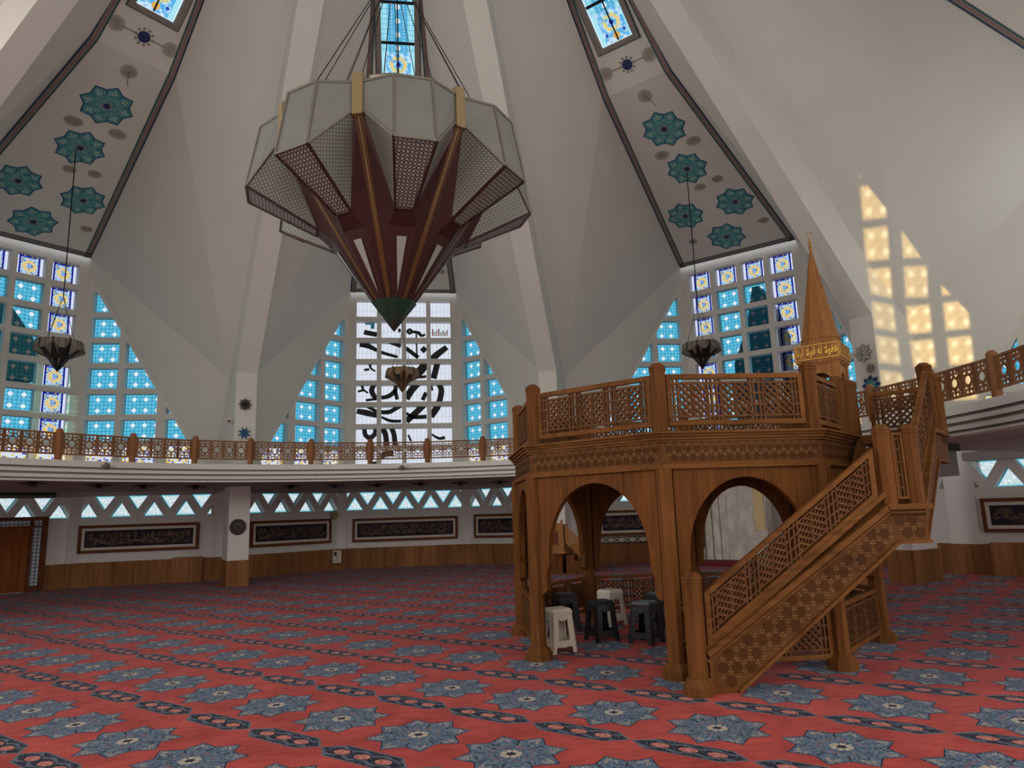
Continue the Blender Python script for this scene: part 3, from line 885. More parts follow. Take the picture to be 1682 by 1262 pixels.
def rosettes(mb, fr, w, h, th=.022, bw=.0125, mat=0, x0=0.0, y0=0.0):
    """eight-sided rings joined by upright, level and slanting slats"""
    n = max(1, round(w/(h*.80))); m = w/n
    def put(p, q, d=0.0, ww=bw):
        pl = clip_rect(bar2(p, q, ww), 0, 0, w, h)
        if pl: mb.plate([(a+x0, b_+y0) for a, b_ in pl], fr, -th/2+d, th/2+d, mat)
    for i in range(n):
        cx, cy = (i+.5)*m, h/2; r = .20*h
        P = [(cx+r*cos(PI/8+k*PI/4), cy+r*sin(PI/8+k*PI/4)) for k in range(8)]
        for k in range(8):
            put(P[k], P[(k+1) % 8], 0, bw*1.15)
            a = PI/8+k*PI/4; e = (cx+h*.37*cos(a+.42), cy+h*.37*sin(a+.42)); e2 = (cx+h*.37*cos(a-.42), cy+h*.37*sin(a-.42))
            put(P[k], e, .003); put(P[k], e2, -.003)
        R = .40*h
        Q = [(cx+R*cos(k*PI/4), cy+R*sin(k*PI/4)) for k in range(8)]
        for k in range(8): put(Q[k], Q[(k+1) % 8], .002)
        for f in (0, .08, .92): put(((i+f)*m, 0), ((i+f)*m, h))
        for f in (.12, .88): put((i*m, f*h), ((i+1)*m, f*h), .002)
        for f in (.24, .76): put(((i+f)*m, 0), ((i+f)*m, .14*h)); put(((i+f)*m, .86*h), ((i+f)*m, h)); put((i*m, f*h), ((i+.16)*m, f*h), .002); put(((i+.84)*m, f*h), ((i+1)*m, f*h), .002)
        for f in (.36, .5, .64): put((i*m, f*h), ((i+.10)*m, f*h), .002); put(((i+.90)*m, f*h), ((i+1)*m, f*h), .002)
        put((cx, cy+r), (cx, h)); put((cx, 0), (cx, cy-r))
        put((i*m, .5*h), (cx-r, .5*h)); put((cx+r, .5*h), ((i+1)*m, .5*h))
    put((w-.001, 0), (w-.001, h))
def framed(mb, fr, w, h, fw=.045, ft=.045, fill=woven, mat=0, fmat=1, **kw):
    """four-piece surround and the lattice inside it"""
    for q in ((0, 0, w, fw), (0, h-fw, w, h), (0, fw, fw, h-fw), (w-fw, fw, w, h-fw)):
        mb.plate([(q[0], q[1]), (q[2], q[1]), (q[2], q[3]), (q[0], q[3])], fr, -ft/2, ft/2, fmat)
    fill(mb, fr, w-2*fw, h-2*fw, mat=mat, x0=fw, y0=fw, **kw)
def hexes(mb, poly, fr, d, R=.052, mat=0, dot=1):
    """honeycomb inlay with pale dots, kept inside a convex polygon"""
    xs = [p[0] for p in poly]; ys = [p[1] for p in poly]
    n = len(poly); sg = 1 if sum(poly[i][0]*poly[(i+1) % n][1]-poly[(i+1) % n][0]*poly[i][1] for i in range(n)) > 0 else -1
    def inside(x, y, mrg):
        for i in range(n):
            a, b_ = poly[i], poly[(i+1) % n]; L = math.hypot(b_[0]-a[0], b_[1]-a[1])
            if sg*((b_[0]-a[0])*(y-a[1])-(b_[1]-a[1])*(x-a[0]))/L < mrg: return False
        return True
    dx = R*2.15; dy = dx*.866; j = 0
    y = min(ys)+R*1.05
    while y < max(ys):
        x = min(xs)+(dx/2 if j % 2 else 0)
        while x < max(xs):
            if inside(x, y, R*.55):
                p = [(x+R*.93*cos(PI/6+k*PI/3), y+R*.93*sin(PI/6+k*PI/3)) for k in range(6)]
                for a in range(n):
                    A, B = poly[a], poly[(a+1) % n]
                    p = clip_half(p, -sg*(B[1]-A[1]), sg*(B[0]-A[0]), sg*((B[1]-A[1])*A[0]-(B[0]-A[0])*A[1])) if len(p) >= 3 else []
                mb.flat(p, fr, d, mat)
            for k in range(2):
                qx, qy = x, y+(R*1.24 if k else -R*1.24)
                if inside(qx, qy, .012):
                    for a in range(3):
                        t = a*2*PI/3+PI/2+k*PI; ex, ey = qx+.016*cos(t), qy+.016*sin(t)
                        mb.flat([(ex-.0048, ey), (ex, ey-.0048), (ex+.0048, ey), (ex, ey+.0048)], fr, d*1.4, dot)
            x += dx
        y += dy; j += 1
def post_mb(x, y, z0, z1, r, base=0.0, cap=True, rot=PI/8):
    mb = MB()
    zb = z0
    if base:
        mb.ngon((x, y), base, base, z0, z0+.075, 8, rot); mb.ngon((x, y), base, r*1.12, z0+.075, z0+.14, 8, rot); zb = z0+.14
    top = z1-.055 if cap else z1
    mb.ngon((x, y), r, r, zb, top, 8, rot)
    if cap:
        mb.ngon((x, y), r*1.10, r*1.10, top-.03, top-.012, 8, rot)
        mb.ngon((x, y), r*1.10, r*1.04, top, top+.022, 8, rot); mb.ngon((x, y), r*1.04, r*.55, top+.022, z1, 8, rot)
    return mb
# ------------------------------------------------------------------ the raised wooden platform
MX, MY, MR, MPH = 3.686, -.212, 2.153, -.4306
plat = thing('wooden_platform', 'octagonal carved oak platform on arched legs with a lattice railing and a side staircase', 'platform', (MX, MY, 0))
def OV(i, R=MR, z=0.0):
    a = MPH+i*PI/4
    return V(R*sin(a), -R*cos(a), z)
def face_frame(i, R=MR, z=0.0):
    """frame on the side between corner i and i+1: s from corner i, normal outwards"""
    a, b_ = OV(i, R, z), OV(i+1, R, z); u = (b_-a).normalized()
    return Frame(a, u, (0, 0, 1), (u.y, -u.x, 0)), (b_-a).length
ZT, ZD = 1.98, 2.33
for i in range(8):
    p = OV(i)
    mb = post_mb(p.x, p.y, 0, ZT, .085, .150, False, MPH+PI/8)
    a = OV(i).normalized()
    mb.build('post', M['wood'], plat)
for i in range(8):
    fr, L = face_frame(i)
    mb = MB()
    c, hw, zs, zt, za = L/2, L/2-.20, 1.10, .74, 1.87
    e0, e1 = .085, L-.085
    N = 20
    arc = [(c-hw*cos(PI*k/N), zs+(za-zs)*sin(PI*k/N)) for k in range(N+1)]
    for k in range(N): mb.plate([arc[k], arc[k+1], (arc[k+1][0], ZT), (arc[k][0], ZT)], fr, -.05, .025)
    for s_, x0 in ((1, e0), (-1, e1)):
        xa = c-s_*hw
        mb.plate([(x0, 1.0), (xa, 1.0), (xa, ZT), (x0, ZT)], fr, -.05, .025)
        mb.plate([(x0, .74), (xa-s_*.035, .74), (xa-s_*.035, .93), (xa, 1.0), (x0, 1.0)], fr, -.05, .025)
        mb.plate([(x0, .70), (x0+s_*.03, .70), (xa-s_*.035, .74), (x0, .74)], fr, -.05, .025)
    mb.build('arch_board', M['wood_board'], plat)
# low screens between the legs (the side facing the viewer's left front stays open)
for i in (-2, 0, 1, 2, 3, 4, 5):
    fr, L = face_frame(i, MR, .10)
    f2 = Frame(fr(.08, 0, -.01), fr.U, fr.W, fr.N)
    mb = MB(); framed(mb, f2, L-.16, .50, .045, .05, woven)
    mb.build('low_screen', [M['wood_lattice'], M['wood_x']], plat)
# deck, band and mouldings
def octa(mb, R0, R1, z0, z1, mat=0):
    for i in range(8):
        a, b_, c, d = OV(i, R0, z0), OV(i+1, R0, z0), OV(i+1, R1, z1), OV(i, R1, z1)
        mb.add([a, b_, c, d], [(0, 1, 2, 3)], mat)
    return mb
def ring(mb, Ri, Ro, z0, z1, mat=0):
    octa(mb, Ro, Ro, z0, z1, mat); octa(mb, Ri, Ri, z0, z1, mat); octa(mb, Ri, Ro, z1, z1, mat); octa(mb, Ri, Ro, z0, z0, mat)
    return mb
mb = MB(); pts = [OV(i, 2.20, ZD-.04) for i in range(8)]+[OV(i, 2.20, ZD) for i in range(8)]
mb.add(pts, [tuple(range(7, -1, -1)), tuple(range(8, 16))]+[(i, (i+1) % 8, 8+(i+1) % 8, 8+i) for i in range(8)])
pts = [OV(i, 2.12, ZT) for i in range(8)]+[OV(i, 2.12, ZT+.03) for i in range(8)]
mb.add(pts, [tuple(range(7, -1, -1)), tuple(range(8, 16))]+[(i, (i+1) % 8, 8+(i+1) % 8, 8+i) for i in range(8)])
mb.build('deck', M['wood_x'], plat)
mb = MB()
ring(mb, 2.10, 2.255, ZD-.045, ZD+.005); ring(mb, 2.10, 2.285, ZD-.02, ZD-.002); ring(mb, 2.10, 2.23, ZD-.075, ZD-.045); ring(mb, 2.10, 2.205, ZD-.10, ZD-.075)
ring(mb, 2.02, 2.225, ZT-.015, ZT+.025); ring(mb, 2.02, 2.205, ZT+.025, ZT+.045)
mb.build('moulding', M['wood_x'], plat)
for i in range(8):
    fr, L = face_frame(i, 2.18)
    mb = MB(); mb.plate([(0, ZT), (L, ZT), (L, ZD-.08), (0, ZD-.08)], fr, -.08, 0)
    pb = mb.build('band_panel', M['wood_fascia'], plat)
    mb = MB(); hexes(mb, [(.03, ZT+.05), (L-.03, ZT+.05), (L-.03, ZD-.105), (.03, ZD-.105)], fr, .003, .044)
    mb.build('inlay_pattern', [M['wood_inlay'], M['cream']], pb)
# railing on the deck
ZR0, ZR1, ZP = ZD+.07, ZD+.60, 3.045
RR = 2.11
for i in range(8):
    p = OV(i, RR)
    mb = post_mb(p.x, p.y, ZD, ZP, .082, 0, True, MPH+PI/8)
    mb.build('railing_post', M['wood'], plat)
def rail(fr, w, h, shear=0.0, name='railing_panel', **kw):
    mb = MB(); framed(mb, fr, w, h, .05, .05, woven, **kw)
    return mb.build(name, [M['wood_lattice'], M['wood_x']], plat)
for i in range(8):
    fr, L = face_frame(i, RR, ZR0)
    if i == 1:
        rail(Frame(fr(.08, 0), fr.U, fr.W, fr.N), .90, ZR1-ZR0)
    else:
        rail(Frame(fr(.08, 0), fr.U, fr.W, fr.N), L-.16, ZR1-ZR0)
# middle post where the stair comes in
fr, L = face_frame(1, RR, 0)
p = fr(1.03, 0)
post_mb(p.x, p.y, ZD, ZP-.02, .075, 0, True, MPH+PI/8).build('railing_post', M['wood'], plat)

# ---- staircase : first flight along the front, landing, second flight along the next side
def W(x, y, z=0.0): return V(x-MX, y-MY, z)
d1 = V(1, -.04, 0).normalized(); n1 = V(-.04, -1, 0).normalized()     # along, outwards
O1 = W(2.85, -2.80)
SF = Frame(O1, d1, (0, 0, 1), n1)
outer = [(0, 0), (.25, 0), (1.87, 1.20), (2.18, 1.20), (2.18, 1.53), (1.80, 1.53), (0, .33)]
for off, nm in ((0.0, 'outer_stringer'), (-.56, 'inner_stringer')):
    mb = MB()
    fr = Frame(SF(0, 0, off), d1, (0, 0, 1), n1)
    mb.plate(outer[:2]+[outer[2]]+[outer[5], outer[6]], fr, -.06, 0); mb.plate([outer[2], outer[3], outer[4], outer[5]], fr, -.06, 0)
    sb = mb.build(nm, M['wood_fascia'], plat)
    if off == 0:
        mb = MB()
        hexes(mb, [(.06, .04), (.24, .04), (1.84, 1.235), (1.80, 1.45), (.06, .29)], fr, .004, .058)
        hexes(mb, [(1.89, 1.235), (2.16, 1.235), (2.16, 1.46), (1.845, 1.46)], fr, .004, .058)
        mb.build('inlay_pattern', [M['wood_inlay'], M['cream']], sb)
    mb = MB()
    for (a, b_, w, dz) in (((-.02, .33), (1.80, 1.53), .05, 0), ((1.78, 1.53), (2.22, 1.53), .05, 0), ((-.02, .27), (1.82, 1.48), .022, .02), ((1.80, 1.48), (2.19, 1.48), .022, .02), ((.25, .012), (1.87, 1.21), .03, .0), ((1.86, 1.21), (2.19, 1.21), .03, 0), ((.01, 0), (.01, .3), .03, 0)):
        mb.plate(bar2(a, b_, w), fr, -.085 if w > .04 else -.06, .05 if w > .04 else .025)
    mb.build('stringer_moulding', M['wood_x'], plat)
NST = 7
for i in range(NST):
    z = 1.53*(i+1)/(NST+1); s0 = .02+i*1.80/NST
    mb = MB()
    q = [SF(s0, z-.03, -.06), SF(s0+.29, z-.03, -.06), SF(s0+.29, z-.03, -.56), SF(s0, z-.03, -.56)]
    mb.hexa(q+[a+V(0, 0, .03) for a in q])
    q = [SF(s0+.02, z-.03-1.53/(NST+1), -.06), SF(s0+.04, z-.03-1.53/(NST+1), -.06), SF(s0+.04, z-.03-1.53/(NST+1), -.56), SF(s0+.02, z-.03-1.53/(NST+1), -.56)]
    mb.hexa(q+[V(a.x, a.y, z-.03) for a in q])
    mb.build('step', M['wood_x'], plat)
q = [SF(.03, .27, -.06), SF(1.82, 1.44, -.06), SF(1.82, 1.44, -.56), SF(.03, .27, -.56)]
# sloping handrails with lattice
def sheared(fr, s0, zb0, w, h, slope, name='stair_rail_panel', **kw):
    f2 = Frame(fr(s0, zb0, 0), fr.U+V(0, 0, 1)*slope, fr.W, fr.N)
    mb = MB(); framed(mb, f2, w, h, .05, .055, woven, **kw)
    return mb.build(name, [M['wood_lattice'], M['wood_x']], plat)
sheared(Frame(SF(0, 0, -.02), d1, (0, 0, 1), n1), .0, .40, 1.72, .44, .715, mod=.43, bw=.016)
mb = MB(); mb.plate(bar2((-.02, .36), (1.8, 1.655), .045), SF, -.06, .012); mb.build('rail_board', M['wood_x'], plat)
pN = SF(-.10, 0, -.01)
mb = post_mb(pN.x, pN.y, 0, 1.02, .085, .135, True, PI/8); mb.build('newel_post', M['wood'], plat)
# landing
e2 = V(cos(.7476-PI/2+PI/2), 0, 0)
fr1, L1 = face_frame(1, MR, 0)
e2, n2 = fr1.U, fr1.N
P4 = OV(1)
Bq = P4+n2*.83
lp = [SF(1.78, 0, 0), SF(2.18, 0, 0), Bq+e2*.02, Bq+e2*.32, P4+n2*.12+e2*.32, P4+n2*.10-e2*.05, SF(1.78, 0, -.56)]
def slab(poly, z0, z1, name, mat):
    n = len(poly); lo = [V(p.x, p.y, z0) for p in poly]; hi = [V(p.x, p.y, z1) for p in poly]
    return MB().add(lo+hi, [tuple(range(n-1, -1, -1)), tuple(range(n, 2*n))]+[(i, (i+1) % n, n+(i+1) % n, n+i) for i in range(n)]).build(name, mat, plat)
slab(lp, 1.44, 1.53, 'landing', M['wood_x'])
for s_, nm in ((1.86, 0), (2.13, 0)):
    p = SF(s_, 0, -.05)
    post_mb(p.x, p.y, 1.53, 2.30, .078, 0, True, PI/8).build('newel_post', M['wood'], plat)
f2 = Frame(SF(1.94, 1.60, -.05), d1, (0, 0, 1), n1)
mb = MB(); framed(mb, f2, .115, .62, .022, .05, lambda m_, f_, w_, h_, mat=0, x0=0, y0=0: [m_.plate([(x0+a-.006, y0), (x0+a+.006, y0), (x0+a+.006, y0+h_), (x0+a-.006, y0+h_)], f_, -.012, .012, mat) for a in (.018, .055)]+[m_.plate([(x0, y0+b_-.006), (x0+w_, y0+b_-.006), (x0+w_, y0+b_+.006), (x0, y0+b_+.006)], f_, -.012, .012, mat) for b_ in (.08, .2, .32, .44, .54)])
mb.build('landing_rail_panel', [M['wood_lattice'], M['wood_x']], plat)
# second flight
S2 = Frame(V(Bq.x, Bq.y, 0), e2, (0, 0, 1), n2)
a0, a1 = .22, 1.30
sl = (ZD-1.53)/(a1-a0)
side = [(-.02, 1.20), (.18, 1.20), (a1+.12, ZD-.33), (2.22, ZD-.33), (2.22, ZD), (a1-.06, ZD), (a0-.05, 1.53), (-.02, 1.53)]
mb = MB(); mb.plate([side[0], side[1], side[6], side[7]], S2, -.06, 0); mb.plate([side[1], side[2], side[5], side[6]], S2, -.06, 0); mb.plate([side[2], side[3], side[4], side[5]], S2, -.06, 0)
sb = mb.build('outer_stringer', M['wood_fascia'], plat)
mb = MB()
for (a, b_, w, dz) in (((-.02, 1.53), (a0-.05, 1.53), .05, 0), ((a0-.06, 1.53), (a1-.06, ZD), .05, 0), ((a1-.07, ZD), (2.24, ZD), .05, 0), ((-.02, 1.21), (.18, 1.21), .03, 0), ((.18, 1.21), (a1+.12, ZD-.32), .03, 0), ((a1+.11, ZD-.32), (2.22, ZD-.32), .03, 0)):
    mb.plate(bar2(a, b_, w), S2, -.07, .04 if w > .04 else .02)
mb.build('stringer_moulding', M['wood_x'], plat)
S3 = Frame(V(*(P4+n2*.14)), e2, (0, 0, 1), n2)
mb = MB(); mb.plate([side[1], side[2], side[5], side[6]], S3, -.05, 0); mb.build('inner_stringer', M['wood_fascia'], plat)
for i in range(4):
    z = 1.53+(ZD-1.53)*(i+1)/5; s0 = a0+i*(a1-a0)/4.2
    q = [S2(s0, z-.03, -.06), S2(s0+.30, z-.03, -.06), S2(s0+.30, z-.03, -.69), S2(s0, z-.03, -.69)]
    mb = MB(); mb.hexa(q+[a+V(0, 0, .03) for a in q])
    q = [S2(s0+.02, z-.19, -.06), S2(s0+.04, z-.19, -.06), S2(s0+.04, z-.19, -.69), S2(s0+.02, z-.19, -.69)]
    mb.hexa(q+[V(a.x, a.y, z-.03) for a in q]); mb.build('step', M['wood_x'], plat)
q = [S2(a1-.08, 0, 0), S2(2.22, 0, 0), S2(2.22, 0, -.76), S2(a1-.08, 0, -.76)]
slab(q, ZD-.10, ZD, 'upper_landing', M['wood_x'])
sheared(Frame(S2(0, 0, -.03), e2, (0, 0, 1), n2), .10, 1.62, a1+.28, .50, sl*.86, mod=.36)
for s_, z1 in ((1.60, ZD+.80), (2.17, ZD+.74)):
    p = S2(s_, 0, -.05)
    post_mb(p.x, p.y, ZD-.02, z1, .080, 0, True, MPH+PI/8).build('newel_post', M['wood'], plat)
# end of the upper landing
f3 = Frame(S2(2.17, ZR0, -.78), n2, (0, 0, 1), e2)
mb = MB(); framed(mb, f3, .66, ZR1-ZR0, .045, .05, woven); mb.build('railing_panel', [M['wood_lattice'], M['wood_x']], plat)
f3 = Frame(S2(1.68, ZR0, -.05), e2, (0, 0, 1), n2)
mb = MB(); framed(mb, f3, .42, ZR1-ZR0, .045, .05, woven); mb.build('railing_panel', [M['wood_lattice'], M['wood_x']], plat)
# ------------------------------------------------------------------ chandeliers
def chandelier(name, label, group, loc, rot, S, mats, hang, canopy):
    """eight lamp boxes between eight pointed ribs that meet in a tip; origin at the tip"""
    t = thing(name, label, 'chandelier', loc, rot, group)
    Rq, z1, z2 = 1.566, 2.23, 2.70
    Rt, wt, zt = 1.722, .221, 2.576
    Rb, wb, zb = 1.871, .244, 1.735
    Rl, wl, zl = .997, .112, 1.286
    def P(a, r, w, z): return V((r*sin(a)+w*cos(a))*S, (-r*cos(a)+w*sin(a))*S, z*S)
    e = PI/8
    for i in range(8):
        a = i*PI/4+e
        tl, tr = P(a, Rt, -wt, zt), P(a, Rt, wt, zt)
        bl, br = P(a, Rb, -wb, zb), P(a, Rb, wb, zb)
        ll, lr = P(a, Rl, -wl, zl), P(a, Rl, wl, zl)
        g = .055
        ql1, qr1 = P(a-e, Rq, g, z1+.02), P(a+e, Rq, -g, z1+.02)
        ql2, qr2 = P(a-e, Rq, g, z2-.10), P(a+e, Rq, -g, z2-.10)
        box = holder_part = MB()
        def face(mb, pts, m, O=None, d=0.0):
            n = len(pts)
            u = (pts[1]-pts[0]).normalized(); nn = u.cross(pts[-1]-pts[0]).normalized(); w = nn.cross(u)
            mb.add(pts, [tuple(range(n))], m, [(((p-pts[0]).dot(u))/S, ((p-pts[0]).dot(w))/S) for p in pts])
        mb = MB()
        face(mb, [bl, br, tr, tl], 0); face(mb, [ql1, bl, tl, ql2], 0); face(mb, [br, qr1, qr2, tr], 0)
        bx = mb.build('upper_shade', [mats['frost']], t, fix=False)
        mb = MB(); face(mb, [ll, lr, br, bl], 1); face(mb, [ll, bl, ql1], 0); face(mb, [lr, qr1, br], 0)
        mb.build('lower_shade', [mats['pierced'], mats['pierced_dark']], t, fix=False)
        mb = MB()
        tb = P(a, 1.15, -.18, zt+.02), P(a, 1.15, .18, zt+.02)
        mb.add([ql2, tl, tr, qr2, tb[1], tb[0]], [(0, 1, 2, 3, 4, 5)])
        for q in ((tl, tr), (ql2, tl), (tr, qr2), (bl, br), (bl, tl), (br, tr), (ql1, bl), (br, qr1)):
            mb.bar(q[0], q[1], .030*S, .030*S)
        mb.build('edge_frame', mats['edge'], t)
        mb = MB()
        for q in ((ll, lr), (ll, bl), (lr, br), (bl, br)): mb.bar(q[0], q[1], .028*S, .028*S)
        mb.build('lower_frame', mats['rib'], t)
        # cone panel between two ribs, with a pale slit
        c0, c1 = P(a, .80, -.17, 1.14), P(a, .80, .17, 1.14)
        b0, b1 = P(a, .02, -.012, .02), P(a, .02, .012, .02)
        mb = MB()
        mb.add([c0, c1, b1, b0], [(0, 1, 2, 3)], 0); mb.add([ll, lr, c1, c0], [(0, 1, 2, 3)], 0)
        m0 = (c0+c1)/2; n = (c1-c0).cross(b0-c0).normalized()
        if n.dot(V(m0.x, m0.y, 0)) < 0: n = -n
        dn = (V(0, 0, 0)-m0).normalized(); sd = (c1-c0).normalized()
        q = m0+n*.012*S+dn*.12*S
        mb.add([q-sd*.062*S, q+sd*.062*S, q+dn*.72*S], [(0, 1, 2)], 1)
        mb.build('cone_panel', [mats['rib'], mats['slit']], t)
        # rib : maroon wedge from the shades out to a bright edge, with a brass post on top
        ar = a-e
        tip = P(ar, .02, 0, .06); top = P(ar, Rq, 0, z1); top2 = P(ar, Rq, 0, z1)
        ap = a-PI/4
        R1, R2, R3 = P(ap+e, Rq, -g, z1+.02), P(ap, Rl, wl, zl), P(ap, .80, .17, 1.14)
        R4 = P(ap, .02, .012, .02)
        mb = MB()
        mb.add([top, ql1, ll, c0, b0, tip], [(0, 1, 2), (0, 2, 3), (0, 3, 5), (3, 4, 5)])
        mb.add([top, R1, R2, R3, R4, tip], [(0, 2, 1), (0, 3, 2), (0, 5, 3), (3, 5, 4)])
        mb.build('rib', mats['rib'], t, fix=False)
        mb = MB()
        for s_ in ((-.032), (.0), (.032)):
            mb.bar(P(ar, .03, s_*.2, .07), P(ar, Rq+.004, s_, z1), (.014 if s_ == 0 else .034)*S, .012*S, mat=0 if s_ == 0 else 1)
        mb.build('rib_edge', [mats['brass'], mats['edge2']], t)
        q0, q1 = P(ar, Rq-.01, 0, z1-.05), P(ar, Rq-.01, 0, z2)
        MB().bar(q0, q1, .125*S, .09*S, V(sin(ar), -cos(ar), 0)).build('brass_post', mats['brass'], t)
    mb = MB().ngon((0, 0), .004*S, .30*S, 0, .385*S, 8, PI/8)
    mb.build('tip', mats['tip'], t)
    mb = MB()
    if hang == 'fan':
        for i in range(8):
            a = i*PI/4+.18
            mb.tube([P(a, 1.42, 0, 2.70), V(0, 0, 5.5)], .007, 5)
            if i % 2: mb.tube([P(a+.35, 1.30, 0, 2.62), V(0, 0, 5.5)], .006, 5)
        mb.tube([V(0, 0, 5.45), V(0, 0, canopy)], .02, 6)
        mb.build('suspension_cable', M['dark_metal'], t)
        p = P(.16, 1.45, 0, 2.56)
        fl = MB().box(p.x-.13, p.x+.13, p.y-.05, p.y+.05, p.z, p.z+.18).build('floodlight', M['steel'], t)
        MB().box(p.x-.11, p.x+.11, p.y-.056, p.y-.05, p.z+.04, p.z+.16).build('lens', M['white_plastic'], fl)
        mb = MB()
        for i in range(8):
            p = P(i*PI/4+.18, 1.44, 0, 2.60); mb.ngon((p.x, p.y), .05, .015, p.z-.02, p.z+.14, 6)
        mb.build('cable_anchor', M['black'], t)
    else:
        for i in range(4):
            mb.tube([P(i*PI/2+.4, 1.3, 0, 2.62), V(0, 0, 1.75)], .006, 5)
        mb.tube([V(0, 0, 1.75), V(0, 0, canopy)], .012, 6)
        mb.build('suspension_cable', M['dark_metal'], t)
    return t
big_m = dict(frost=M['frosted'], pierced=M['pierced'], pierced_dark=M['pierced_dark'], edge=M['steel'], rib=M['maroon'], slit=M['pierced'], brass=M['brass'], edge2=M['maroon_edge'], tip=M['green'])
az = math.atan2(.342-.079, 8.943+.167)
big = chandelier('main_chandelier', 'huge grey and maroon chandelier tapering to a green point under the dome', None, (.079, .167, 3.974), az-.265, 1.0, big_m, 'fan', 12.9)
sm_m = dict(frost=M['smoke'], pierced=M['smoke'], pierced_dark=M['dark_metal'], edge=M['dark_metal'], rib=M['dark_metal'], slit=M['smoke'], brass=M['maroon'], edge2=M['dark_metal'], tip=M['dark_metal'])
sunlit_m = dict(sm_m, frost=M['amber'], pierced=M['amber'], rib=M['maroon_edge'], tip=M['maroon_edge'])  # middle small chandelier: sunlight painted into its colours
for k, mt, SC, lab in ((-1, sm_m, .265, 'small dark chandelier hanging before the left window grid'), (0, sunlit_m, .255, 'small amber chandelier hanging before the black script window'), (1, sm_m, .255, 'small dark chandelier hanging above the carved wooden platform')):
    a = k*PI/4; r = 10.55
    zc = 8.852+(13.747-10.55)/(13.747-7.847)*(11.397-8.852)
    chandelier('small_chandelier', lab, 'small chandeliers round the main one', (r*sin(a), r*cos(a), 4.93), bayrot(k)+.15, SC, mt, 'rod', zc-4.93)

# ------------------------------------------------------------------ gallery railings
def gallery_rail(angs, R, label, start=True):
    t = thing('gallery_railing', label, 'railing', (0, 0, ZB))
    for a in angs:
        c, s_ = R*sin(math.radians(a)), R*cos(math.radians(a))
        post_mb(c, s_, 0, .60, .062, 0, True, 0).build('post', M['wood_rail'], t)
    for a, b_ in zip(angs[:-1], angs[1:]):
        p = V(R*sin(math.radians(a)), R*cos(math.radians(a)), .10); q = V(R*sin(math.radians(b_)), R*cos(math.radians(b_)), .10)
        u = (q-p).normalized(); L = (q-p).length-.10
        fr = Frame(p+u*.05, u, (0, 0, 1), (-p).normalized())
        mb = MB(); framed(mb, fr, L, .42, .032, .04, rosettes)
        mb.build('lattice_panel', [M['wood_rail'], M['wood_rail']], t)
    return t
gallery_rail([-95, -86, -77, -68, -58.8, -49.7, -40.3, -31.8, -23.7, -14.45, -5.03, 4.39, 13.7, 23, 32], 8.30, 'long brown lattice railing along the gallery edge under the coloured windows')
gallery_rail([76, 80.2, 89.3, 98.3, 107.4, 116.5, 125.6], 7.68, 'brown lattice railing of the gallery behind the platform staircase')

# ------------------------------------------------------------------ calligraphy panels on the walls
def inscription(w, h, seed):
    r = random.Random(seed); mb = MB(); fr = Frame((0, 0, 0), (1, 0, 0), (0, 0, 1), (0, -1, 0))
    x = .06
    d0, d1 = .031, .036
    while x < w-.06:
        k = r.random()
        if k < .55:
            zz = h*r.uniform(.42, .6); hh = h*r.uniform(.3, .42)
            mb.stroke([(x, zz), (x+.006, zz+hh*.5), (x-.004, min(h-.03, zz+hh))], [.008, .012, .016], fr, d0, d1)
        if k > .25:
            cx, cz, rx, rz = x+r.uniform(-.02, .03), h*r.uniform(.2, .5), r.uniform(.03, .07), r.uniform(.03, .06)
            a0, a1 = r.choice(((PI, 2*PI), (.7*PI, 1.9*PI), (1.1*PI, 2.2*PI)))
            mb.stroke([(cx+rx*cos(a0+(a1-a0)*i/7), max(.03, cz+rz*sin(a0+(a1-a0)*i/7))) for i in range(8)], [.005, .010, .014, .014, .012, .010, .008, .005], fr, d0, d1)
        if k > .7:
            cz = h*r.uniform(.3, .7); mb.stroke([(x-.05, cz), (x, cz-.015), (x+.05, cz+.01)], [.006, .014, .006], fr, d0, d1)
        if r.random() < .4:
            px, pz = x+r.uniform(-.02, .02), h*r.uniform(.12, .85); mb.flat([(px-.011, pz), (px, pz-.011), (px+.011, pz), (px, pz+.011)], fr, d1)
        x += r.uniform(.018, .034)
    return mb
def wall_panel(label, k, fr, s0, s1, z0, z1, seed):
    """framed dark panel with gold writing, hung on a wall face"""
    a = bayrot(k); c = fr(min(s0, s1) if fr is not WL else max(s0, s1), z0, .055)
    R_ = Matrix.Rotation(a, 3, 'Z'); loc = R_ @ c
    u = R_ @ (fr.U if fr is not WL else -fr.U)
    t = thing('calligraphy_panel', label, 'wall panel', loc, math.atan2(u.y, u.x), 'dark calligraphy panels on the lower walls')
    w, h = abs(s1-s0), z1-z0
    f = Frame((0, 0, 0), (1, 0, 0), (0, 0, 1), (0, -1, 0))
    mb = MB()
    for q in ((0, 0, w, .075), (0, h-.075, w, h), (0, .075, .075, h-.075), (w-.075, .075, w, h-.075)): mb.plate([(q[0], q[1]), (q[2], q[1]), (q[2], q[3]), (q[0], q[3])], f, -.05, .045)
    mb.build('frame', M['wood_dark'], t)
    mb = MB()
    for q in ((.075, .075, w-.075, .145), (.075, h-.145, w-.075, h-.075), (.075, .145, .145, h-.145), (w-.145, .145, w-.075, h-.145)): mb.plate([(q[0], q[1]), (q[2], q[1]), (q[2], q[3]), (q[0], q[3])], f, -.05, .028)
    mb.build('pale_mount', M['mat_white'], t)
    mb = MB(); mb.plate([(.145, .145), (w-.145, .145), (w-.145, h-.145), (.145, h-.145)], f, -.05, .02)
    fld = mb.build('dark_field', M['navy_cloth'], t)
    im = inscription(w-.33, h-.33, seed)
    im.v = [(p[0]+.165, p[1]+.01, p[2]+.165) for p in im.v]
    im.build('lettering', M['gold_thread'], fld)
    return t
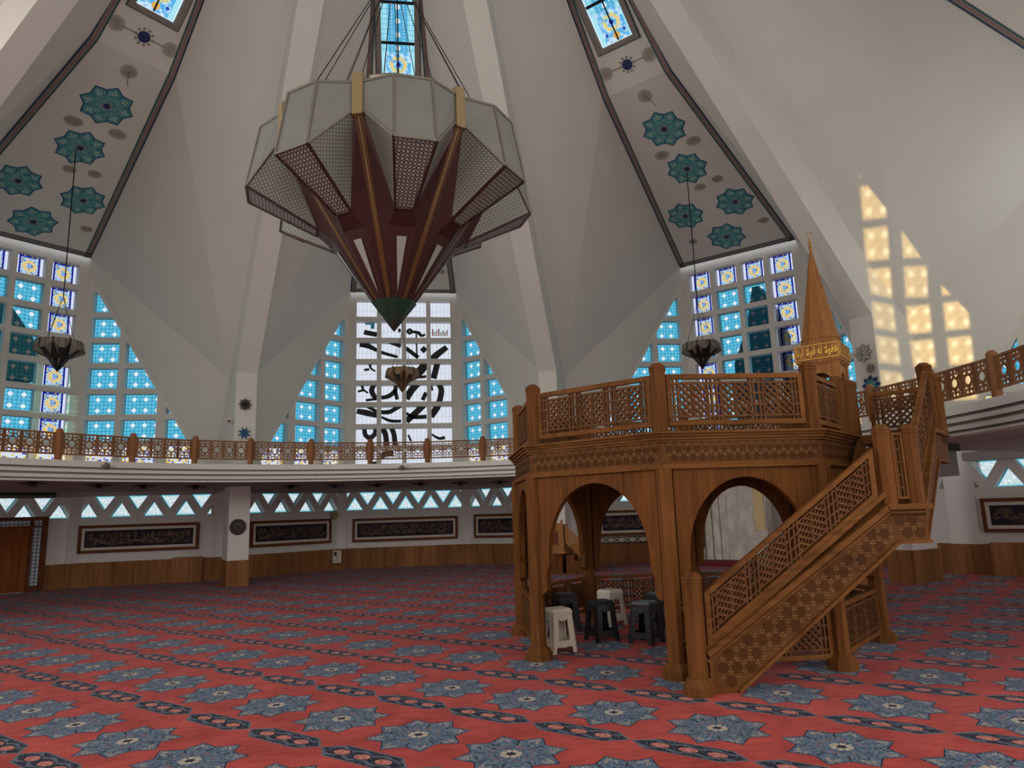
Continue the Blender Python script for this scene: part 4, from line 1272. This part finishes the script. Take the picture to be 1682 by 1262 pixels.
wall_panel('dark writing panel between the wooden door and the disc column', -1, WR, .16, 3.08, .86, 1.58, 1)
wall_panel('dark writing panel between the disc column and the wall clock', 0, WL, .42, 2.98, .82, 1.555, 2)
wall_panel('dark writing panel on the back wall right of the white dispenser box', 0, WC, -1.62, 1.67, .80, 1.52, 3)
wall_panel('dark writing panel half hidden by the left legs of the platform', 0, WR, .35, 2.9, .81, 1.54, 4)
wall_panel('dark writing panel seen through the left arch of the platform', 1, WL, .35, 2.95, .80, 1.53, 5)
wall_panel('dark writing panel on the wall right of the staircase landing', 2, WL, .60, 3.32, .86, 1.555, 6)

# ------------------------------------------------------------------ mihrab wall, pulpit and lectern in the bay behind the platform
B1 = bayrot(1)
mh = thing('prayer_niche', 'pale marble prayer niche with a gold mosaic strip behind the platform', 'niche', Matrix.Rotation(B1, 3, 'Z') @ V(-.6, 13.3, 0), B1)
mb = MB(); prof = []
for i in range(13):
    a = PI*i/12; prof.append((-.35-1.0*cos(a), -.10+.55*sin(a)))
for i in range(12):
    (x0, y0), (x1, y1) = prof[i], prof[i+1]
    mb.hexa([(x0, y0, .1), (x1, y1, .1), (x1, y1+.12, .1), (x0, y0+.12, .1), (x0, y0, 2.7), (x1, y1, 2.7), (x1, y1+.12, 2.7), (x0, y0+.12, 2.7)])
mb.build('curved_niche', M['marble'], mh)
MB().box(-2.0, -1.32, -.75, .0, 0, 2.75).build('marble_pier', M['marble'], mh)
MB().box(.64, 1.0, -.2, .3, 0, 2.75).build('marble_pier', M['marble'], mh)
mb = MB()
for i in range(9): mb.box(-1.30+i*.215, -1.30+i*.215+.20, -.16+.42*sin(PI*(i+.5)/9), .5, .08, 2.6)
mb.build('marble_slat', M['marble'], mh)
MB().box(.70, .97, -.24, -.2, .9, 2.6).build('mosaic_strip', M['mosaic'], mh)
MB().box(-1.32, .66, -1.0, .2, 0, .09).build('red_step', M['red_step'], mh)

mn = thing('pulpit', 'tall wooden pulpit with a pointed octagonal spire rising behind the platform railing', 'pulpit', (7.98, 3.15, .4), B1)
mn.scale = (.64, .66, .75)
hw, hd = .535, .55
for sx in (-1, 1):
    for sy in (-1, 1):
        MB().box(sx*(hw-.08)-.09, sx*(hw-.08)+.09, sy*(hd-.08)-.09, sy*(hd-.08)+.09, 2.6, 4.96).build('pillar', M['wood_minbar'], mn)
FS = [Frame((0, -hd, 0), (1, 0, 0), (0, 0, 1), (0, -1, 0)), Frame((hw, 0, 0), (0, 1, 0), (0, 0, 1), (1, 0, 0)), Frame((0, hd, 0), (-1, 0, 0), (0, 0, 1), (0, 1, 0)), Frame((-hw, 0, 0), (0, -1, 0), (0, 0, 1), (-1, 0, 0))]
for f in FS:
    mb = MB(); w = hw if f.U.x else hd
    arc = [(-(w-.17)*cos(PI*i/14), 4.35+.36*sin(PI*i/14)) for i in range(15)]
    for i in range(14): mb.plate([arc[i], arc[i+1], (arc[i+1][0], 4.98), (arc[i][0], 4.98)], f, -.10, -.03)
    mb.plate([(-w+.04, 4.30), (-w+.17, 4.30), (-w+.17, 4.98), (-w+.04, 4.98)], f, -.10, -.03); mb.plate([(w-.17, 4.30), (w-.04, 4.30), (w-.04, 4.98), (w-.17, 4.98)], f, -.10, -.03)
    mb.build('arch', M['wood_minbar'], mn)
mb = MB().box(-.62, .62, -.63, .63, 5.04, 5.43).box(-.60, .60, -.61, .61, 4.98, 5.04).box(-.56, .56, -.57, .57, 4.93, 4.98)
cr = mb.build('crown_box', M['wood_minbar'], mn)
FORMS = {'f': '\uFED3', 'q_i': '\uFED7', 'q_m': '\uFED8', 'w_f': '\uFEEE', 'w_i': '\u0648', 'la_f': '\uFEFC', 'la_i': '\uFEFB', 'l_i': '\uFEDF', 'h_f': '\uFEEA', 'y_m': '\uFEF4', 'n_m': '\uFEE8', 'n_i': '\uFEE7', 'a_f': '\uFE8E'}
def text_obj(words_, name, frm, w, h, mat, parent, depth=.012):
    cu = bpy.data.curves.new(name, 'FONT'); cu.body = words_; cu.extrude = .02; cu.offset = .014
    tmp = bpy.data.objects.new(name, cu); COL.objects.link(tmp)
    me = bpy.data.meshes.new_from_object(tmp.evaluated_get(bpy.context.evaluated_depsgraph_get()))
    bpy.data.objects.remove(tmp)
    xs = [v.co.x for v in me.vertices]; ys = [v.co.y for v in me.vertices]
    sx, sy = w/(max(xs)-min(xs)), h/(max(ys)-min(ys)); x0, y0 = (max(xs)+min(xs))/2, (max(ys)+min(ys))/2
    for v in me.vertices: v.co = frm((v.co.x-x0)*sx, (v.co.y-y0)*sy, (v.co.z+.02)/.04*depth)
    me.materials.clear(); me.materials.append(mat)
    o = bpy.data.objects.new(name, me); COL.objects.link(o); o.parent = parent
    return o
logical = [['f', 'q_m', 'w_f', 'la_i'], ['l_i', 'h_f'], ['q_i', 'w_f', 'la_i'], ['l_i', 'y_m', 'n_m', 'a_f']]
visual = ' '.join(''.join(FORMS[c] for c in reversed(wd)) for wd in reversed(logical))
for f, w, dd in ((FS[0], 1.12, .08), (FS[1], 1.14, .085)):
    g = Frame(f(0, 5.235, dd), f.U, f.W, f.N)
    text_obj(visual, 'gilt_script', g, w, .27, M['gold'], cr)
    mb = MB()
    for q in ((-.60, -.18, .60, -.165), (-.60, .165, .60, .18), (-.60, -.18, -.585, .18), (.585, -.18, .60, .18)): mb.plate([(q[0], q[1]), (q[2], q[1]), (q[2], q[3]), (q[0], q[3])], g, -.005, .012)
    mb.build('gilt_border', M['gold'], cr)
mb = MB().ngon((0, 0), .56, .54, 5.43, 5.60, 8, PI/8).ngon((0, 0), .57, .57, 5.60, 5.63, 8, PI/8)
mb.build('spire_base', M['wood_minbar'], mn)
MB().ngon((0, 0), .52, .03, 5.63, 8.02, 8, PI/8).build('spire', M['wood_minbar'], mn)
mb = MB().lathe([(.001, 7.98), (.035, 7.99), (.03, 8.02), (.06, 8.08), (.025, 8.14), (.05, 8.19), (.02, 8.25), (.035, 8.29), (.012, 8.33), (.012, 8.40)], 12, closed=False)
for i in range(14):
    a0, a1 = .6+i*(2*PI-1.2)/14, .6+(i+1)*(2*PI-1.2)/14
    mb.bar((.06*sin(a0), 0, 8.46-.06*cos(a0)), (.06*sin(a1), 0, 8.46-.06*cos(a1)), .018, .014, (0, 1, 0))
mb.build('finial', M['gold'], mn)
# body, steps and gate of the pulpit
mb = MB()
mb.hexa([(-hw, -2.2, -.53), (hw, -2.2, -.53), (hw, hd, -.53), (-hw, hd, -.53), (-hw, -2.2, .1), (hw, -2.2, .1), (hw, hd, 2.62), (-hw, hd, 2.62)])
mb.build('body', M['wood_minbar'], mn)
for sx in (-1, 1):
    fr = Frame((sx*(hw-.03), -2.1, .0), (0, 1, 0), (0, 0, 1), (sx, 0, 0))
    f2 = Frame(fr(0, .30), V(0, 1, .98), (0, 0, 1), (sx, 0, 0))
    mb = MB(); framed(mb, f2, 1.9, .5, .05, .05, woven); mb.build('side_rail', [M['wood_minbar'], M['wood_minbar']], mn)
    MB().box(sx*hw-.10, sx*hw+.10, -2.4, -2.2, -.53, 1.9).build('gate_post', M['wood_minbar'], mn)
MB().box(-hw-.14, hw+.14, -2.42, -2.18, 1.9, 2.15).build('gate_lintel', M['wood_minbar'], mn)

# preaching chair left of the niche
kr = thing('preaching_chair', 'orange wooden preaching chair with carved box front seen through the left arch', 'pulpit chair', (4.08, 9.40, 0), -.42)
mb = MB().box(-.42, .12, -.30, .30, .56, 1.22); mb.box(-.46, .16, -.34, .34, .50, .56); mb.box(-.42, .12, -.30, -.25, 1.22, 1.27)
mb.build('seat_box', M['wood_minbar'], kr)
mb = MB(); fr = Frame((-.30, -.302, .68), (1, 0, 0), (0, 0, 1), (0, -1, 0)); framed(mb, fr, .32, .42, .03, .02, woven); mb.build('carved_front', [M['wood_dark'], M['wood_minbar']], kr)
mb = MB(); fr = Frame((.16, -.28, .05), (1, 0, .0), (0, 0, 1), (0, -1, 0)); f2 = Frame((.70, -.28, .25), V(-1, 0, 1.0), (0, 0, 1), (0, -1, 0)); framed(mb, f2, .52, .45, .04, .04, woven); mb.build('stair_rail', [M['wood_minbar'], M['wood_minbar']], kr)
mb = MB().box(-.30, .05, -.22, .22, .0, .50); mb.build('pedestal', M['wood'], kr)
for i in range(3):
    mb = MB().box(.16+.2*i, .36+.2*i, -.25, .25, 0, .46-.15*i); mb.build('step', M['wood'], kr)
mb = MB()
for sx in (-.38, .08): mb.ngon((sx, -.26), .03, .03, 1.22, 1.34, 8)
mb.build('finial', M['wood_minbar'], kr)
# white shelf with crossed slats under the dark panel
loc = Matrix.Rotation(B1, 3, 'Z') @ WL(2.9, .62, .06); u = Matrix.Rotation(B1, 3, 'Z') @ (-WL.U)
ws = thing('crossed_slat_shelf', 'white ledge with dark crossed slats on the wainscot behind the platform', 'shelf', loc, math.atan2(u.y, u.x))
MB().box(0, 2.5, -.14, .0, 0, .13).build('body', M['mat_white'], ws)
MB().box(-.02, 2.52, -.16, .0, .13, .15).build('top', M['wood_dark'], ws)
mb = MB(); fr = Frame((0, -.141, 0), (1, 0, 0), (0, 0, 1), (0, -1, 0))
for i in range(8):
    for q in (((.05+.31*i, .0), (.05+.31*i+.2, .13)), ((.05+.31*i+.2, 0), (.05+.31*i, .13))): mb.plate(bar2(q[0], q[1], .022), fr, 0, .012)
mb.build('crossed_slat', M['black'], ws)

# ------------------------------------------------------------------ stools under the platform
def stool(mat, label, loc, rz, h=.48):
    t = thing('plastic_stool', label, 'stool', loc, rz, 'plastic stools under the platform')
    a, b_ = .125, .160
    mb = MB()
    mb.hexa([(-a, -a, h-.035), (a, -a, h-.035), (a, a, h-.035), (-a, a, h-.035), (-a+.012, -a+.012, h), (a-.012, -a+.012, h), (a-.012, a-.012, h), (-a+.012, a-.012, h)])
    mb.box(-a-.006, a+.006, -a-.006, a+.006, h-.05, h-.03)
    mb.build('seat', mat, t)
    for k in range(4):
        c, s_ = cos(k*PI/2), sin(k*PI/2)
        w = lambda z: b_+(a-b_)*z/(h-.04)
        # sloping side with an arched opening
        O = V(0, 0, 0)
        mb = MB()
        def pt(x, z, d=0.0):
            y = -w(z)+d; return V(x*c-y*s_, x*s_+y*c, z)
        def pl(poly):
            n = len(poly); A = [pt(*p) for p in poly]+[pt(p[0], p[1], .014) for p in poly]
            mb.add(A, [tuple(range(n)), tuple(range(2*n-1, n-1, -1))]+[(i, n+i, n+(i+1) % n, (i+1) % n) for i in range(n)])
        zt = h-.04
        for sg in (-1, 1): pl([(sg*w(0), 0), (sg*(w(0)-.05), 0), (sg*.100, .07), (sg*.072, .13), (sg*.056, .375), (sg*w(zt), zt)])
        pl([(-.056, .375), (.056, .375), (w(zt), zt), (-w(zt), zt)])
        pl([(-.034, .35), (.034, .35), (.056, .377), (-.056, .377)])
        pl([(-.100, .068), (.100, .068), (.073, .135), (-.073, .135)])
        mb.build('side', mat, t)
    return t
stool(M['white_plastic'], 'white plastic stool beside the left front leg of the platform', (1.965, -.56, 0), .30)
stool(M['black_plastic'], 'black plastic stool nearest the white stool at the platform entrance', (2.61, -.06, 0), .3)
stool(M['black_plastic'], 'black plastic stool with pale seat light, middle under the platform', (3.08, -.38, 0), .75)
stool(M['black_plastic'], 'black plastic stool mostly hidden by the front leg of the platform', (3.52, .40, 0), .5)
stool(M['white_plastic'], 'white plastic stool at the back against the low lattice screen', (3.04, 1.05, 0), .55)
stool(M['black_plastic'], 'black plastic stool behind the front white stool by the lattice', (2.36, .85, 0), .1)

# ------------------------------------------------------------------ small fittings
def on_pier(k, tau, z, rho):
    a = PI/8+k*PI/4; p = pol(rho, tau, a); return (p[0], p[1], z), -a
def star_badge(name, label, loc, rot, R, m1, m2, pts=8, cat='wall ornament', layers=2):
    t = thing(name, label, cat, loc, rot, 'ornaments on the piers')
    fr = Frame((0, 0, 0), (1, 0, 0), (0, 0, 1), (0, -1, 0))
    mb = MB()
    for i in range(pts):
        a = i*2*PI/pts+PI/pts*0
        q = lambda r, da: (r*cos(a+da), r*sin(a+da))
        mb.plate([q(R*.30, 0), q(R*.72, -.30), q(R, 0), q(R*.72, .30)], fr, 0, .03)
    mb.build('petal', m1, t)
    mb = MB()
    for i in range(pts):
        a = i*2*PI/pts+PI/pts
        q = lambda r, da: (r*cos(a+da), r*sin(a+da))
        mb.plate([q(R*.10, 0), q(R*.45, -.35), q(R*.80, 0), q(R*.45, .35)], fr, .005, .045)
    mb.ngon((0, 0), R*.22, R*.1, .04, .06, 12, 0, 0, fr)
    mb.build('heart', m2, t)
    return t
l, r_ = on_pier(-1, -.02, 4.46, 10.135); star_badge('star_ornament', 'brown metal star on the pier above the blue star, left of the script window', l, r_, .165, M['rosette_dark'], M['dark_metal'])
l, r_ = on_pier(-1, -.02, 3.73, 10.135); star_badge('star_ornament', 'blue and white tile star on the pier just above the gallery railing', l, r_, .20, M['star_white'], M['teal_dark'])
l, r_ = on_pier(1, -.02, 4.53, 10.135); star_badge('star_ornament', 'shiny silver star on the pier right of the pulpit spire', l, r_, .20, M['silver'], M['silver'])
l, r_ = on_pier(1, .10, 4.20, 10.135); star_badge('star_ornament', 'little silver star hanging under the big silver star', l, r_, .10, M['silver'], M['silver'])
l, r_ = on_pier(1, .07, 3.86, 10.135); star_badge('star_ornament', 'blue tile star low on the pier right of the pulpit', l, r_, .20, M['star_navy'], M['teal'])
# pierced disc on the lower shaft
l, r_ = on_pier(-1, -.03, 1.43, 10.495)
t = thing('pierced_disc', 'dark round pierced disc on the white column of the left wall', 'wall ornament', l, r_)
fr = Frame((0, 0, 0), (1, 0, 0), (0, 0, 1), (0, -1, 0))
MB().ngon((0, 0), .20, .20, 0, .03, 12, PI/12, 0, fr).build('disc', M['dark_metal'], t)
mb = MB()
for i in range(12):
    a = i*PI/6; mb.plate(bar2((.05*cos(a), .05*sin(a)), (.18*cos(a+.3), .18*sin(a+.3)), .012), fr, .03, .04); mb.plate(bar2((.05*cos(a), .05*sin(a)), (.18*cos(a-.3), .18*sin(a-.3)), .012), fr, .03, .04)
mb.build('tracery', M['rosette_dark'], t)
# security camera on the side of the pier
l, r_ = on_pier(-1, -.36, 4.06, 10.40)
t = thing('security_camera', 'white security camera on the pier left of the brown star', 'camera', l, r_)
MB().ball((0, -.02, 0), .075, 14).build('housing', M['white_plastic'], t, True)
mb = MB().box(-.02, .12, .0, .03, .03, .06); mb.bar((.10, 0, .045), (.36, -.17, .045), .012, .012); mb.build('bracket', M['white_plastic'], t)
MB().ngon((0, 0), .03, .03, .0, .02, 12, 0, 0, Frame((-.01, -.088, -.01), (1, 0, 0), (0, 0, 1), (0, -1, 0))).build('lens', M['black'], t)
# wall clock, dispenser box
c = WL(.30, 1.66, .02)
t = thing('wall_clock', 'round wall clock with gold rim between two dark writing panels', 'clock', c, math.atan2(-WL.U.y, -WL.U.x))
fr = Frame((0, -.02, 0), (1, 0, 0), (0, 0, 1), (0, -1, 0))
MB().ngon((0, 0), .135, .125, -.02, .03, 24, 0, 0, fr).build('rim', M['gold_thread'], t)
MB().ngon((0, 0), .108, .108, .028, .036, 24, 0, 0, fr).build('dial', M['cream'], t)
MB().plate(bar2((0, 0), (.03, .06), .012), fr, .036, .042).plate(bar2((0, 0), (-.08, .02), .008), fr, .036, .042).build('hand', M['black'], t)
c = WL(.24, .30, .08)
t = thing('dispenser_box', 'white box with a dark display on the wainscot under the clock', 'dispenser', c, math.atan2(-WL.U.y, -WL.U.x)*.5)
MB().box(-.13, .13, -.16, .0, -.09, .28).build('casing', M['white_plastic'], t)
MB().box(-.10, -.02, -.168, -.16, .13, .24).build('display', M['black'], t)
MB().box(-.02, .02, -.165, -.16, .05, .10).build('button', M['grey'], t)
# dome cameras and loudspeaker box at the gallery edge
for lab, ang, z, R in (('small dome camera on the gallery edge below the left railing', -43.9, 2.76, 8.22), ('small dome camera on the gallery edge under the script window', .2, 2.74, 8.22), ('small dome camera on the right gallery edge beside the stair top', 88.6, 2.78, 7.60)):
    a = math.radians(ang)
    t = thing('dome_camera', lab, 'camera', (R*sin(a), R*cos(a), z), -a, 'dome cameras along the gallery edge')
    MB().box(-.09, .09, -.05, .03, -.02, .03).build('mount', M['white_plastic'], t)
    MB().ball((0, -.03, -.03), .065, 14).build('dome', M['grey'], t, True)
a = math.radians(82.4)
t = thing('grey_duct_box', 'grey box hung under the right gallery beside the stair landing', 'duct', (8.5*sin(a), 8.5*cos(a), 1.93), -a)
MB().box(-.35, .10, -.12, .3, .0, .38).build('casing', M['grey_paint'], t)
MB().box(-.38, .14, -.16, .34, .38, .50).build('top_trim', M['dark_metal'], t)
# flush star lamps under the gallery
fx_ = [(-51.1, 8.7), (-42.1, 9.2), (-36.3, 9.4), (-29.2, 9.7), (-16.2, 9.9), (-9.9, 9.95), (-3.7, 10.05), (2.7, 10.0), (8.6, 10.3), (14.3, 10.6), (92.5, 9.0)]
fl_lab = ['dark star lamp under the gallery above the wooden door', 'dark star lamp under the gallery, second from the door', 'dark star lamp under the gallery, third from the door', 'dark star lamp under the gallery just left of the disc column',
          'dark star lamp under the gallery just right of the disc column', 'dark star lamp under the gallery above the wall clock', 'dark star lamp under the gallery, first right of the clock', 'dark star lamp under the gallery, second right of the clock',
          'dark star lamp under the gallery, third right of the clock', 'dark star lamp under the gallery beside the platform corner', 'dark star lamp under the right gallery beyond the staircase']
for (ang, R), lab in zip(fx_, fl_lab):
    a = math.radians(ang)
    t = thing('ceiling_lamp', lab, 'lamp', (R*sin(a), R*cos(a), 2.43), -a, 'star lamps under the gallery')
    mb = MB().ngon((0, 0), .07, .05, -.09, 0, 12)
    mb.build('base', M['dark_metal'], t)
    mb = MB()
    for i in range(8):
        b_ = i*PI/4; mb.bar((.04*cos(b_), .04*sin(b_), -.05), (.24*cos(b_), .24*sin(b_), -.035), .07, .02)
    mb.build('arm', M['dark_metal'], t)
# roller housing above the door
loc = Matrix.Rotation(bayrot(-1), 3, 'Z') @ V(0, GV-.05, 2.30)
t = thing('air_curtain', 'long black and silver air curtain above the wooden door', 'air curtain', loc, bayrot(-1))
MB().box(-.6, 1.3, -.45, 0, .06, .20).build('casing', M['black'], t)
MB().box(-.6, 1.3, -.47, -.02, .0, .055).build('silver_strip', M['grey'], t)
SKY = .95; SUNE = 4.8; EXPO = .14
SUND = (.62, 1.0, -.012)
REARP = ((2, 60), (3, 210), (4, 210), (-3, 240), (-2, 370))
LOWP = ((2, 20), (3, 170), (4, 60), (-3, 85), (-2, 80))
# ------------------------------------------------------------------ outside: a dark neighbouring tower close behind two windows
def outside(k, poly, v=15.2):
    fr = Frame((0, v, 0), (1, 0, 0), (0, 0, 1), (0, -1, 0))
    mb = MB(); mb.plate(poly, fr, -.6, 0)
    o = struct(mb.build('exterior_wall', M['exterior'])); o.rotation_euler[2] = bayrot(k)
m, b = material('exterior', .95, spec=0.0)
setc(b, (.15, .16, .17)); M['exterior'] = m
outside(1, [(-.95, 2), (.78, 2), (.78, 6.6), (.55, 7.4), (.15, 8.2), (-.05, 8.2), (-.25, 7.3), (-.5, 6.6), (-.8, 5.9)])
outside(-1, [(-1.6, 5.5), (1.1, 5.5), (1.25, 6.0), (1.0, 6.7), (.35, 7.6), (-1.6, 7.8)])

# ------------------------------------------------------------------ light
wd = bpy.data.worlds.new('sky'); scene.world = wd; wd.use_nodes = True
bg = wd.node_tree.nodes['Background']; bg.inputs[0].default_value = (.86, .93, 1.0, 1); bg.inputs[1].default_value = SKY
def area_light(name, k, u, v, z, w, h, power, col=(1, .97, .92), tilt=0.0):
    l = bpy.data.lights.new(name, 'AREA'); l.shape = 'RECTANGLE'; l.size = w; l.size_y = h; l.energy = power; l.color = col
    o = bpy.data.objects.new(name, l); COL.objects.link(o)
    a = k*PI/4
    o.location = (v*sin(a)+u*cos(a), v*cos(a)-u*sin(a), z)
    d = V(-sin(a), -cos(a), tilt)
    o.rotation_euler = d.to_track_quat('-Z', 'Y').to_euler()
    return o
for k, p in REARP:
    area_light('window_daylight', k, 0, 13.2, 6.2, 4.2, 4.6, p)
for k, p in LOWP:
    area_light('glazed_door_daylight', k, 0, 13.4, 1.35, 5.0, 1.9, p, (1, .97, .94))  # added fill lamps for the lower walls; no glazed doors stand here
sun = bpy.data.lights.new('low_sun', 'SUN'); sun.energy = SUNE; sun.angle = .004; sun.color = (1.0, .84, .50)
so = bpy.data.objects.new('low_sun', sun); COL.objects.link(so)
so.rotation_euler = V(*SUND).normalized().to_track_quat('-Z', 'Y').to_euler()
# ------------------------------------------------------------------ camera
PITCH_, ROLL_, YAW_ = .1789, .0318, .1396
cam = bpy.data.cameras.new('camera'); cam.sensor_width = 36; cam.sensor_fit = 'HORIZONTAL'
cam.lens = 1156.5/1682*36; cam.clip_start = .05; cam.clip_end = 200
co = bpy.data.objects.new('camera', cam); COL.objects.link(co)
fw = V(sin(YAW_)*cos(PITCH_), cos(YAW_)*cos(PITCH_), sin(PITCH_)); rt = V(cos(YAW_), -sin(YAW_), 0); up = rt.cross(fw)
r2 = rt*cos(ROLL_)-up*sin(ROLL_); u2 = rt*sin(ROLL_)+up*cos(ROLL_)
mw = Matrix(((r2.x, u2.x, -fw.x, .342), (r2.y, u2.y, -fw.y, -8.943), (r2.z, u2.z, -fw.z, 1.6), (0, 0, 0, 1)))
co.matrix_world = mw
scene.camera = co
scene.view_settings.view_transform = 'Standard'; scene.view_settings.look = 'None'
scene.view_settings.exposure = EXPO; scene.view_settings.gamma = 1.0; scene.view_settings.use_curve_mapping = False
cy = scene.cycles
cy.max_bounces = 10; cy.diffuse_bounces = 6; cy.glossy_bounces = 3; cy.transparent_max_bounces = 12; cy.transmission_bounces = 4
cy.sample_clamp_indirect = 6.0; cy.use_denoising = True; cy.caustics_reflective = False; cy.caustics_refractive = False
